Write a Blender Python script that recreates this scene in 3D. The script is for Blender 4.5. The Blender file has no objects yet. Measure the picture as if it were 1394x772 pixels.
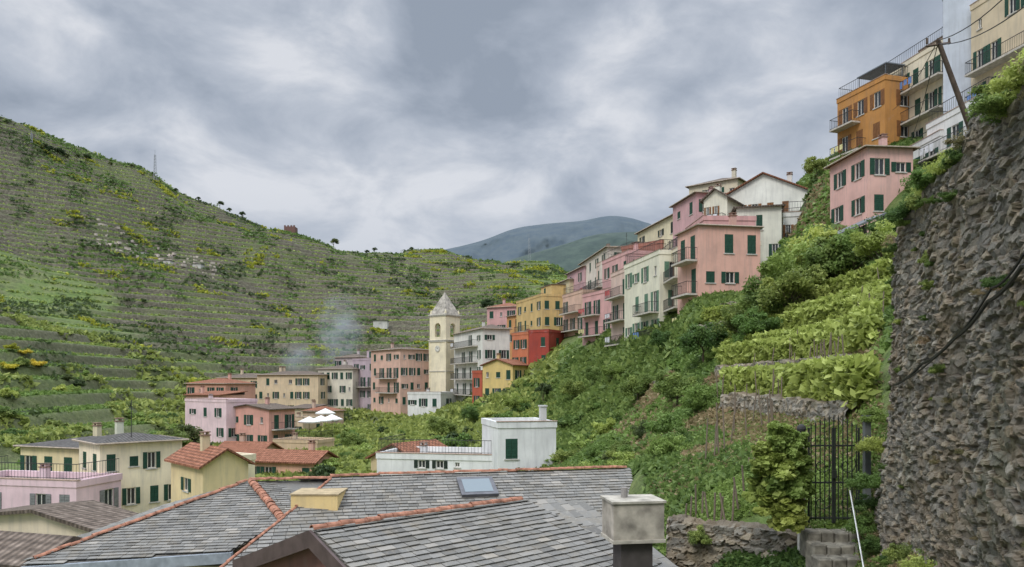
import bpy, math, random
import numpy as np
from mathutils import Vector, Matrix
random.seed(7); rng=np.random.default_rng(7)
scene=bpy.context.scene
COL=scene.collection
F=1007.; U0=697.; VH=520.
def W(u,d): return ((u-U0)/F*d, d)
def ZV(v,d): return (VH-v)/F*d
# ------------------------------------------------------------ camera
cam=bpy.data.cameras.new("camera"); co=bpy.data.objects.new("camera",cam); COL.objects.link(co)
cam.sensor_width=36; cam.lens=F/1394*36; cam.shift_y=(VH-386)/1394.
co.location=(0,0,0); co.rotation_euler=(math.radians(90),0,0)
cam.clip_start=0.1; cam.clip_end=12000; scene.camera=co
scene.view_settings.view_transform='Standard'; scene.view_settings.look='None'
scene.view_settings.exposure=0
# ------------------------------------------------------------ noise
TAB=rng.random((256,256))
def vnoise(x,y,seed=0):
    x=np.asarray(x,float)+seed*17.3; y=np.asarray(y,float)+seed*31.7
    ix=np.floor(x).astype(int); iy=np.floor(y).astype(int); fx=x-ix; fy=y-iy
    fx=fx*fx*(3-2*fx); fy=fy*fy*(3-2*fy)
    a=TAB[ix%256,iy%256]; b=TAB[(ix+1)%256,iy%256]; c=TAB[ix%256,(iy+1)%256]; d=TAB[(ix+1)%256,(iy+1)%256]
    return (a*(1-fx)+b*fx)*(1-fy)+(c*(1-fx)+d*fx)*fy
def fbm(x,y,o=4,seed=0):
    s=0;a=.5
    for i in range(o):
        s=s+a*vnoise(x*2**i,y*2**i,seed+i*3); a*=.5
    return s
# ------------------------------------------------------------ materials
def newmat(name):
    m=bpy.data.materials.new(name); m.use_nodes=True
    nt=m.node_tree; b=nt.nodes["Principled BSDF"]; b.inputs["Roughness"].default_value=.85
    b.inputs["Specular IOR Level"].default_value=.25
    return m,nt,b
def N(nt,t,**k):
    n=nt.nodes.new(t)
    for a,v in k.items(): setattr(n,a,v)
    return n
def ramp(nt,fac,stops):
    r=N(nt,'ShaderNodeValToRGB'); e=r.color_ramp.elements
    while len(e)<len(stops): e.new(.5)
    for i,(p,c) in enumerate(stops): e[i].position=p; e[i].color=(c[0],c[1],c[2],1)
    nt.links.new(fac,r.inputs[0]); return r.outputs[0]
def noise(nt,scale,detail=4,vec=None,rough=.55):
    n=N(nt,'ShaderNodeTexNoise'); n.inputs['Scale'].default_value=scale; n.inputs['Detail'].default_value=detail
    n.inputs['Roughness'].default_value=rough
    if vec is not None: nt.links.new(vec,n.inputs['Vector'])
    return n.outputs['Fac']
def objco(nt): return N(nt,'ShaderNodeTexCoord').outputs['Object']
def mixc(nt,f,a,b,mode='MIX'):
    m=N(nt,'ShaderNodeMix',data_type='RGBA',blend_type=mode)
    for s,v in ((m.inputs[0],f),(m.inputs[6],a),(m.inputs[7],b)):
        if hasattr(v,'is_linked'): nt.links.new(v,s)
        elif isinstance(v,(int,float)): s.default_value=v
        else: s.default_value=(v[0],v[1],v[2],1)
    return m.outputs[2]
def bump(nt,b,h,st=.3,dist=.02):
    n=N(nt,'ShaderNodeBump'); n.inputs['Strength'].default_value=st; n.inputs['Distance'].default_value=dist
    nt.links.new(h,n.inputs['Height']); nt.links.new(n.outputs[0],b.inputs['Normal'])
def mapping(nt,vec,sc):
    m=N(nt,'ShaderNodeMapping'); m.inputs['Scale'].default_value=sc; nt.links.new(vec,m.inputs['Vector']); return m.outputs[0]
_mc={}
def plaster(c):
    k=('pl',)+tuple(round(x,3) for x in c)
    if k in _mc: return _mc[k]
    m,nt,b=newmat("plaster"); v=objco(nt)
    n1=noise(nt,.5,5,v); n2=noise(nt,1.0,5,mapping(nt,v,(3,3,.3)),.65); n3=noise(nt,.8,6,v,.7)
    c1=ramp(nt,n1,[(.3,[x*.8 for x in c]),(.7,[min(1,x*1.08) for x in c])])
    g=sum(c)/3
    c2=mixc(nt,ramp(nt,n2,[(.48,(0,0,0)),(.74,(.65,.65,.65))]),c1,[x*.42+g*.2 for x in c])
    c3=mixc(nt,ramp(nt,n3,[(.58,(0,0,0)),(.66,(.35,.35,.35))]),c2,[x*.6+.16 for x in c])
    nt.links.new(c3,b.inputs['Base Color']); bump(nt,b,noise(nt,14,3,v),.3,.02)
    _mc[k]=m; return m
def simple(name,c,rough=.8,var=.25,sc=4,metal=0):
    k=(name,)+tuple(c)
    if k in _mc: return _mc[k]
    m,nt,b=newmat(name); v=objco(nt)
    nt.links.new(ramp(nt,noise(nt,sc,4,v),[(.3,[x*(1-var) for x in c]),(.7,[min(1,x*(1+var)) for x in c])]),b.inputs['Base Color'])
    b.inputs['Roughness'].default_value=rough; b.inputs['Metallic'].default_value=metal
    _mc[k]=m; return m
def glassm():
    if 'glass' in _mc: return _mc['glass']
    m,nt,b=newmat("window_glass"); b.inputs['Base Color'].default_value=(.03,.035,.04,1)
    b.inputs['Roughness'].default_value=.12; b.inputs['Specular IOR Level'].default_value=.6
    _mc['glass']=m; return m
def tilem(c,name):
    k=(name,)+tuple(c)
    if k in _mc: return _mc[k]
    m,nt,b=newmat(name); v=objco(nt)
    w=N(nt,'ShaderNodeTexWave'); w.bands_direction='X'; w.inputs['Scale'].default_value=1.3; w.inputs['Distortion'].default_value=.3
    nt.links.new(v,w.inputs['Vector'])
    w2=N(nt,'ShaderNodeTexWave'); w2.bands_direction='Y'; w2.inputs['Scale'].default_value=.9; w2.inputs['Distortion'].default_value=.4
    nt.links.new(v,w2.inputs['Vector'])
    n=noise(nt,3.5,5,v,.7)
    base=ramp(nt,n,[(.3,[x*.5 for x in c]),(.5,c),(.72,[min(1,x*1.5+.04) for x in c])])
    base=mixc(nt,.45,base,w.outputs['Color'],'MULTIPLY'); base=mixc(nt,.3,base,w2.outputs['Color'],'MULTIPLY')
    nt.links.new(base,b.inputs['Base Color']); bump(nt,b,w.outputs['Fac'],.6,.05)
    _mc[k]=m; return m
def attrf(nt,name):
    a=N(nt,'ShaderNodeAttribute'); a.attribute_name=name; return a.outputs['Fac']
def leafmat(name,d,m_,l):
    m,nt,b=newmat(name)
    c=ramp(nt,attrf(nt,'tint'),[(0,d),(.5,m_),(1,l)])
    oi=N(nt,'ShaderNodeObjectInfo')
    hs=N(nt,'ShaderNodeHueSaturation'); nt.links.new(c,hs.inputs['Color']); hs.inputs['Saturation'].default_value=.95
    for sock,a,z in (('Hue',.455,.52),('Value',1.45,.7)):
        mr=N(nt,'ShaderNodeMapRange'); nt.links.new(oi.outputs['Random'],mr.inputs[0]); mr.inputs[3].default_value=a; mr.inputs[4].default_value=z
        nt.links.new(mr.outputs[0],hs.inputs[sock])
    nt.links.new(hs.outputs[0],b.inputs['Base Color']); b.inputs['Roughness'].default_value=.55
    tr=N(nt,'ShaderNodeBsdfTranslucent'); nt.links.new(hs.outputs[0],tr.inputs[0])
    mx=N(nt,'ShaderNodeMixShader'); mx.inputs[0].default_value=.4
    nt.links.new(b.outputs[0],mx.inputs[1]); nt.links.new(tr.outputs[0],mx.inputs[2])
    nt.links.new(mx.outputs[0],nt.nodes['Material Output'].inputs[0]); return m
# ------------------------------------------------------------ mesh tools
def mk(name,verts,faces,mats,attrs=None,midx=None,smooth=False,link=True):
    me=bpy.data.meshes.new(name)
    if isinstance(verts,np.ndarray) and isinstance(faces,np.ndarray):
        nv=len(verts); nf,k=faces.shape
        me.vertices.add(nv); me.vertices.foreach_set('co',verts.astype(np.float32).ravel())
        me.loops.add(nf*k); me.loops.foreach_set('vertex_index',faces.astype(np.int32).ravel())
        me.polygons.add(nf); me.polygons.foreach_set('loop_start',np.arange(0,nf*k,k,dtype=np.int32))
        me.update(calc_edges=True)
    else:
        me.from_pydata([tuple(v) for v in verts],[],faces)
    for m in mats: me.materials.append(m)
    if midx is not None: me.polygons.foreach_set('material_index',np.array(midx,dtype=np.int32))
    me.polygons.foreach_set('use_smooth',np.full(len(me.polygons),smooth))
    if attrs:
        for an,(dom,arr) in attrs.items():
            a=me.attributes.new(an,'FLOAT',dom); a.data.foreach_set('value',np.asarray(arr,dtype=np.float32))
    me.update()
    if not link: return me
    o=bpy.data.objects.new(name,me); COL.objects.link(o); return o
class MB:
    def __init__(s): s.v=[];s.f=[];s.m=[];s.at=[]
    def poly(s,pts,mi=0,a=0):
        n=len(s.v); s.v+= [tuple(p) for p in pts]; s.f.append(tuple(range(n,n+len(pts)))); s.m.append(mi); s.at.append(a)
    def hexa(s,c8,mi=0,a=0):
        n=len(s.v); s.v+=[tuple(p) for p in c8]
        for f in ((0,3,2,1),(4,5,6,7),(0,1,5,4),(1,2,6,5),(2,3,7,6),(3,0,4,7)):
            s.f.append(tuple(n+i for i in f)); s.m.append(mi); s.at.append(a)
    def box(s,x0,x1,y0,y1,z0,z1,mi=0,M=None,a=0):
        c=[(x0,y0,z0),(x1,y0,z0),(x1,y1,z0),(x0,y1,z0),(x0,y0,z1),(x1,y0,z1),(x1,y1,z1),(x0,y1,z1)]
        if M is not None: c=[M@Vector(p) for p in c]
        s.hexa(c,mi,a)
    def tube(s,p0,p1,r0,r1=None,n=6,mi=0,a=0,cap=True):
        r1=r0 if r1 is None else r1
        p0=Vector(p0);p1=Vector(p1); d=(p1-p0)
        if d.length<1e-6: return
        d.normalize(); x=d.orthogonal().normalized(); y=d.cross(x); k=len(s.v)
        for p,r in ((p0,r0),(p1,r1)):
            for i in range(n):
                t=2*math.pi*i/n; s.v.append(tuple(p+(x*math.cos(t)+y*math.sin(t))*r))
        for i in range(n):
            j=(i+1)%n; s.f.append((k+i,k+j,k+n+j,k+n+i)); s.m.append(mi); s.at.append(a)
        if cap:
            s.f.append(tuple(k+i for i in range(n))[::-1]); s.m.append(mi); s.at.append(a)
            s.f.append(tuple(k+n+i for i in range(n))); s.m.append(mi); s.at.append(a)
    def obj(s,name,mats,parent=None,smooth=False,link=True,attr=None):
        r=mk(name,s.v,s.f,mats,midx=s.m,smooth=smooth,link=link,attrs=({attr:('FACE',s.at)} if attr else None))
        if link and parent is not None: r.parent=parent
        return r
def top(o,label,cat,group=None):
    o["label"]=label; o["category"]=cat
    if group: o["group"]=group
    return o
def empty(name,loc,yaw=0):
    e=bpy.data.objects.new(name,None); e.location=loc; e.rotation_euler=(0,0,yaw); e.empty_display_size=.5; COL.objects.link(e); return e
# ------------------------------------------------------------ world / light
w=bpy.data.worlds.new("World"); scene.world=w; w.use_nodes=True; nt=w.node_tree; nt.nodes.clear()
tc=N(nt,'ShaderNodeTexCoord').outputs['Generated']; sx=N(nt,'ShaderNodeSeparateXYZ'); nt.links.new(tc,sx.inputs[0])
def mth(op,a,b=None):
    n=N(nt,'ShaderNodeMath',operation=op)
    for i,v in enumerate((a,b)):
        if v is None: continue
        if hasattr(v,'is_linked'): nt.links.new(v,n.inputs[i])
        else: n.inputs[i].default_value=v
    return n.outputs[0]
mp=N(nt,'ShaderNodeMapping'); mp.inputs['Rotation'].default_value=(0,math.radians(-24),0); mp.inputs['Scale'].default_value=(1.0,1.0,1.9); mp.inputs['Location'].default_value=(2.3,1.1,.6)
nt.links.new(tc,mp.inputs[0])
def wn(sc,det,ro,dis):
    n=N(nt,'ShaderNodeTexNoise'); n.inputs['Scale'].default_value=sc; n.inputs['Detail'].default_value=det; n.inputs['Roughness'].default_value=ro; n.inputs['Distortion'].default_value=dis
    nt.links.new(mp.outputs[0],n.inputs['Vector']); return n.outputs['Fac']
nm=mth('ADD',mth('MULTIPLY',wn(2.3,3,.45,.15),.52),mth('MULTIPLY',wn(6.0,9,.56,.3),.48))
cl=ramp(nt,nm,[(.395,(.31,.36,.44)),(.46,(.405,.455,.54)),(.52,(.52,.565,.645)),(.59,(.72,.745,.80))])
hz=N(nt,'ShaderNodeMapRange'); nt.links.new(sx.outputs[2],hz.inputs[0]); hz.inputs[1].default_value=.06; hz.inputs[2].default_value=.24; hz.inputs[3].default_value=.65; hz.inputs[4].default_value=0
cl=mixc(nt,hz.outputs[0],cl,(.40,.46,.56))
zn=N(nt,'ShaderNodeMapRange'); nt.links.new(sx.outputs[2],zn.inputs[0]); zn.inputs[1].default_value=.46; zn.inputs[2].default_value=.9; zn.inputs[3].default_value=1.0; zn.inputs[4].default_value=4.7
bg=N(nt,'ShaderNodeBackground'); nt.links.new(cl,bg.inputs[0]); nt.links.new(zn.outputs[0],bg.inputs[1])
sky=N(nt,'ShaderNodeTexSky'); sky.sky_type='NISHITA'; sky.sun_disc=False; sky.sun_elevation=math.radians(48); sky.sun_rotation=math.radians(215)
b2=N(nt,'ShaderNodeBackground'); nt.links.new(sky.outputs[0],b2.inputs[0]); b2.inputs[1].default_value=.07
mx=N(nt,'ShaderNodeMixShader'); mx.inputs[0].default_value=.95; nt.links.new(b2.outputs[0],mx.inputs[1]); nt.links.new(bg.outputs[0],mx.inputs[2])
ow=N(nt,'ShaderNodeOutputWorld'); nt.links.new(mx.outputs[0],ow.inputs[0])
sd=bpy.data.lights.new("sun",'SUN'); sd.energy=1.5; sd.angle=math.radians(20); sd.color=(1,.96,.9); so=bpy.data.objects.new("sun",sd); COL.objects.link(so)
so.rotation_euler=(math.radians(42),0,math.radians(-35))
# ------------------------------------------------------------ terrain
CP=[]
def cp(u,d,z=None,v=None):
    if z is None: z=ZV(v,d)
    x,y=W(u,d); CP.append((math.atan2(x,y),math.hypot(x,y),z))
for u in (-900,-300,0,200,400,600,760):
    cp(u,1.5,z=-2.6); cp(u,5,z=-6); cp(u,10,z=-9.5); cp(u,22,z=-10.5 if u<700 else -8)
for u in (-300,0,200,400): cp(u,40,z=-10.8); cp(u,58,z=-9.9)
cp(600,40,z=-9.5);cp(600,56,z=-7);cp(760,40,z=-7);cp(760,56,z=-6.3);cp(480,80,z=-8)
for d,v in ((85,612),(105,545),(128,470),(150,432),(190,400),(240,300),(300,162)): cp(0,d,v=v)
cp(0,420,z=100);cp(0,600,z=40)
for d,z in ((90,-4),(140,25),(200,55),(300,118),(420,115),(650,30)): cp(-300,d,z=z); cp(-900,d,z=z*.9)
for d,v in ((100,607),(125,565),(150,545),(175,470),(215,410),(280,320),(340,234)): cp(200,d,v=v)
cp(200,450,z=84);cp(200,650,z=20)
for d,v in ((80,625),(105,606),(130,580),(158,560),(180,525),(210,470),(280,390),(370,311)): cp(400,d,v=v)
cp(400,480,z=60)
for d,v in ((75,612),(100,590),(125,562),(145,553),(170,515),(200,475),(280,410),(340,376),(420,341)): cp(600,d,v=v)
cp(600,530,z=50)
for d,v in ((80,570),(105,515),(120,490),(140,462),(175,450),(210,428),(280,402),(430,357)): cp(740,d,v=v)
cp(740,530,z=45);cp(850,300,z=34);cp(850,450,z=45);cp(950,300,z=35);cp(850,200,z=24)
for u,d,v in ((690,80,600),(760,95,535),(800,45,622),(800,70,575),(800,98,490),(820,84,515),(850,60,570),(850,73,505),(880,64,520),(870,24,650),(900,69,485),(900,45,555),(900,33,600),
 (940,61,420),(1035,63,395),(1000,50,455),(1000,32,540),(1000,25,600),(950,20,655),(1000,15.8,705),(1100,50,375),(1100,30,500),(1100,20,575),(1100,15.5,690),
 (1150,52,345),(1180,58,318),(1180,50,355),(1200,30,425),(1200,60,262),(1240,50,320),(1133,72,228),(1300,62,195),(1100,85,242),(1050,78,342),(1394,60,150),(960,82,330)): cp(u,d,v=v)
for u,d,z in ((830,140,18),(950,120,20),(1100,120,24),(1250,120,30),(1394,120,34),(1600,120,36),(1600,60,26),(1600,30,14),(1394,30,10),(1700,15,5),(1300,16,2.0),(1450,9,2.0),(1900,6,2),
 (1210,13.5,-2.3),(1200,11.5,-3.1),(1260,8.5,-3.3),(1350,6,-3.4),(1120,14.2,-2.75),(1150,10,-3.4),(1150,6,-3.5),(1000,13,-5.4),(1000,9,-6),(920,13,-6),(900,18,-4),(1100,4,-3.4),(1000,1.5,-2.4),(1500,1.5,-2.2),
 (1100,300,30),(1394,300,30),(1900,300,30),(1900,60,30),(1900,20,10)): cp(u,d,z=z)
for u in (-900,-300,0,200,400,600,740,850,950,1100,1394,1900): cp(u,850,z=-20); cp(u,1600,z=-30); cp(u,5200,z=-30)
CPA=np.array(CP); PX=CPA[:,0]*2.2; PY=np.log(CPA[:,1]); PZ=CPA[:,2]/CPA[:,1]
def phi(r2): return np.sqrt(r2+.0025)
Mx=phi((PX[:,None]-PX)**2+(PY[:,None]-PY)**2)
nP=len(PX); Aa=np.zeros((nP+1,nP+1)); Aa[:nP,:nP]=Mx-np.eye(nP)*.002; Aa[nP,:nP]=1; Aa[:nP,nP]=1
wts=np.linalg.solve(Aa,np.append(PZ,0))
def H0(x,y):
    x=np.asarray(x,float);y=np.asarray(y,float); sh=x.shape; x=x.ravel();y=y.ravel()
    out=np.zeros(len(x)); a=np.arctan2(x,y)*2.2; r=np.hypot(x,y); l=np.log(r)
    for i in range(0,len(x),20000):
        s=slice(i,i+20000)
        out[s]=phi((a[s,None]-PX)**2+(l[s,None]-PY)**2)@wts[:nP]+wts[nP]
    return (out*r).reshape(sh)
def sm(x,a,b):
    t=np.clip((x-a)/(b-a),0,1); return t*t*(3-2*t)
TH=2.35
def H(x,y,full=False):
    x=np.asarray(x,float);y=np.asarray(y,float)
    r=np.hypot(x,y)
    z=H0(x,y)
    z=z+(fbm(x/45,y/45,4,1)-.47)*14*sm(r,20,300)+(fbm(x/5,y/5,3,5)-.44)*.5*sm(r,12,40)*(1-sm(r,90,140))
    far=sm(r,84,100)*sm(-np.arctan2(x,y),-.08,.02)*(1-sm(r,560,700))
    warp=(fbm(x/90,y/90,2,9)-.5)*9
    q=(z+warp)/TH; fl=np.floor(q); f=q-fl
    st=TH*(fl+.15*f+.85*sm(f,.68,.98))-warp
    msk=far*sm(fbm(x/60,y/60,3,14),.18,.30)
    z2=z*(1-msk)+st*msk
    if full: return z2,f,msk
    return z2
def Hp(u,d):
    x,y=W(u,d); return x,y,float(H(np.array([x]),np.array([y]))[0])
ths=np.radians(np.concatenate([np.arange(-85,-41,1.5),np.arange(-41,41,.115),np.arange(41,86,1.5)]))
rs=np.concatenate([np.geomspace(1.5,50,110,endpoint=False),np.geomspace(50,155,190,endpoint=False),np.arange(155,470,.5),np.geomspace(472,5200,60)])
TT,RR=np.meshgrid(ths,rs); TX=RR*np.sin(TT); TY=RR*np.cos(TT)
TZ,TF,TM=H(TX,TY,True)
nr,nc=TX.shape; idx=np.arange(nr*nc).reshape(nr,nc)
fc=np.stack([idx[:-1,:-1],idx[:-1,1:],idx[1:,1:],idx[1:,:-1]],-1).reshape(-1,4)
wallm=sm(TF,.60,.72)*(1-sm(TF,.97,1.0))*TM*(.5+.5*sm(RR,130,220))
def ground_mat():
    m,nt,b=newmat("hillside_ground"); v=objco(nt)
    big=noise(nt,.018,5,v); mid=noise(nt,.07,6,v,.7); fine=noise(nt,1.1,6,v,.75); vf=noise(nt,7,5,v,.8)
    g=ramp(nt,fine,[(.28,(.055,.095,.025)),(.45,(.12,.185,.046)),(.6,(.19,.255,.07)),(.78,(.27,.29,.12))])
    e=ramp(nt,fine,[(.3,(.12,.13,.06)),(.55,(.21,.215,.105)),(.75,(.30,.28,.17))])
    c=mixc(nt,ramp(nt,mid,[(.50,(0,0,0)),(.64,(.75,.75,.75))]),g,e)
    c=mixc(nt,ramp(nt,big,[(.5,(0,0,0)),(.62,(.4,.4,.4))]),c,ramp(nt,fine,[(.3,(.05,.085,.025)),(.7,(.13,.19,.05))]))
    w=ramp(nt,noise(nt,1.5,5,v,.8),[(.3,(.04,.04,.027)),(.5,(.125,.112,.078)),(.72,(.29,.26,.195))])
    mt=N(nt,'ShaderNodeMath',operation='MULTIPLY'); nt.links.new(attrf(nt,'wall'),mt.inputs[0])
    nt.links.new(ramp(nt,noise(nt,.06,4,v),[(.33,(.6,.6,.6)),(.5,(1,1,1))]),mt.inputs[1])
    c=mixc(nt,mt.outputs[0],c,w)
    c=mixc(nt,1.,c,ramp(nt,vf,[(.35,(.62,.62,.58)),(.65,(1.,1.,1.))]),'MULTIPLY')
    nt.links.new(c,b.inputs['Base Color']); bump(nt,b,noise(nt,2.5,6,v,.7),.8,.25); return m
g=mk("terrain",np.stack([TX,TY,TZ],-1).reshape(-1,3),fc,[ground_mat()],attrs={'wall':('POINT',wallm.ravel())},smooth=True)
g["kind"]="structure"
def mountain(prof,d,dep,c1,c2,seed):
    us=np.linspace(prof[0][0],prof[-1][0],220); vs=np.interp(us,[p[0] for p in prof],[p[1] for p in prof])
    ker=np.ones(15)/15; vs=np.convolve(np.pad(vs,7,mode='edge'),ker,'valid')
    rows=40; V=[]
    for j in range(rows):
        t=j/(rows-1); dd=d+dep*(t-1)
        h=ZV(vs,d)*np.sin(t*math.pi/2)**.9
        x=(us-U0)/F*d; n=(fbm(us/30,np.full_like(us,t*5),5,seed)-.47)
        V.append(np.stack([x,np.full_like(x,dd)+n*dep*.2,h+n*ZV(300,d)*.13*(.12 if j==rows-1 else (1-t*.6))],-1))
    V.append(np.stack([x,np.full_like(x,d+dep),np.full_like(x,-30)],-1)); rows+=1
    V=np.array(V).reshape(-1,3); ii=np.arange(rows*220).reshape(rows,220)
    ff=np.stack([ii[:-1,:-1],ii[:-1,1:],ii[1:,1:],ii[1:,:-1]],-1).reshape(-1,4)
    m,nt,b=newmat("haze_tinted_forest"); v=objco(nt)
    nt.links.new(ramp(nt,noise(nt,.02,8,v,.75),[(.38,c1),(.64,c2)]),b.inputs['Base Color'])  # distance haze is painted into the forest's muted base colours
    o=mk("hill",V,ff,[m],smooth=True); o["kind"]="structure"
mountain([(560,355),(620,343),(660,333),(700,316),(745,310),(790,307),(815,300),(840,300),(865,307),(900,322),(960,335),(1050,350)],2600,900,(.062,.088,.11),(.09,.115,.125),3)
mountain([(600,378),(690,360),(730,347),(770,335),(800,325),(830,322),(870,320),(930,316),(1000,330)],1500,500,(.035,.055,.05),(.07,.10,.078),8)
# ------------------------------------------------------------ houses
RAIL=simple("railing_iron",(.05,.05,.05),.5); FRM=simple("window_frame",(.62,.6,.55),.6)
SHC={'green':(.025,.075,.05),'brown':(.22,.10,.04),'grey':(.2,.2,.2),'dark':(.03,.045,.035),'lightgreen':(.12,.22,.15)}
TERRA=tilem((.36,.15,.085),"terracotta_tiles"); BRN=tilem((.20,.155,.12),"brown_roof_tiles"); SLT=tilem((.14,.13,.12),"dark_slate_roof")
RM={'terra':TERRA,'brown':BRN,'slate':SLT}
_wm={}
def win_mesh(ww,wh,sc):
    k=(ww,wh,sc)
    if k in _wm: return _wm[k]
    mb=MB(); x=ww/2; z=wh/2
    mb.poly([(-x,.13,-z),(x,.13,-z),(x,.13,z),(-x,.13,z)],0)
    t=.06
    for a in ((-x,-x+t,-z,z),(x-t,x,-z,z),(-x+t,x-t,-z,-z+t),(-x+t,x-t,z-t,z),(-.03,.03,-z+t,z-t)):
        mb.box(a[0],a[1],.07,.11,a[2],a[3],1)
    mb.box(-x-.1,x+.1,-.07,-.002,-z-.09,-z-.002,2)
    sh=MB(); 
    for n in range(8): sh.box(-x/2+.01,x/2-.01,-.045,-.012,-z+n*wh/8+.012,-z+(n+1)*wh/8-.012,0)
    sh.box(-x/2,x/2,-.012,-.003,-z,z,0)
    r=(mb.obj("window",[glassm(),FRM,simple("stone_sill",(.5,.48,.44))],link=False),sh.obj("shutter",[simple("painted_shutter_"+sc,SHC[sc],.6)],link=False))
    _wm[k]=r; return r
def facade(mb,M,w,h,holes,mi=0,gable=None):
    xs=sorted({0,w}|{a for q in holes for a in q[:2]}); zs=sorted({0,h}|{a for q in holes for a in q[2:]})
    P=lambda x,y,z: M@Vector((x,y,z))
    for i in range(len(xs)-1):
        for j in range(len(zs)-1):
            cx=(xs[i]+xs[i+1])/2; cz=(zs[j]+zs[j+1])/2
            if any(q[0]<cx<q[1] and q[2]<cz<q[3] for q in holes): continue
            mb.poly([P(xs[i],0,zs[j]),P(xs[i+1],0,zs[j]),P(xs[i+1],0,zs[j+1]),P(xs[i],0,zs[j+1])],mi)
    for a,b_,c,d in holes:
        D=.14
        mb.poly([P(a,0,c),P(a,D,c),P(b_,D,c),P(b_,0,c)][::-1],mi); mb.poly([P(a,0,d),P(b_,0,d),P(b_,D,d),P(a,D,d)][::-1],mi)
        mb.poly([P(a,0,c),P(a,0,d),P(a,D,d),P(a,D,c)][::-1],mi); mb.poly([P(b_,0,c),P(b_,D,c),P(b_,D,d),P(b_,0,d)][::-1],mi)
    if gable: mb.poly([P(0,0,h),P(w,0,h),P(w*gable[0],0,h+gable[1])],mi)
def railing(mb,x0,x1,y0,z,h=1.0,sides=True,y1=0,mi=0,st=.16):
    def run(p,q):
        L=math.dist(p,q); n=max(1,int(L/st))
        mb.tube((p[0],p[1],z+h),(q[0],q[1],z+h),.03,n=4,mi=mi); mb.tube((p[0],p[1],z+.08),(q[0],q[1],z+.08),.018,n=4,mi=mi)
        for i in range(n+1):
            t=i/n; X=p[0]+(q[0]-p[0])*t; Y=p[1]+(q[1]-p[1])*t
            mb.tube((X,Y,z),(X,Y,z+h),.014,n=3,mi=mi,cap=False)
    run((x0,y0),(x1,y0))
    if sides: run((x0,y0),(x0,y1)); run((x1,y0),(x1,y1))
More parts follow.
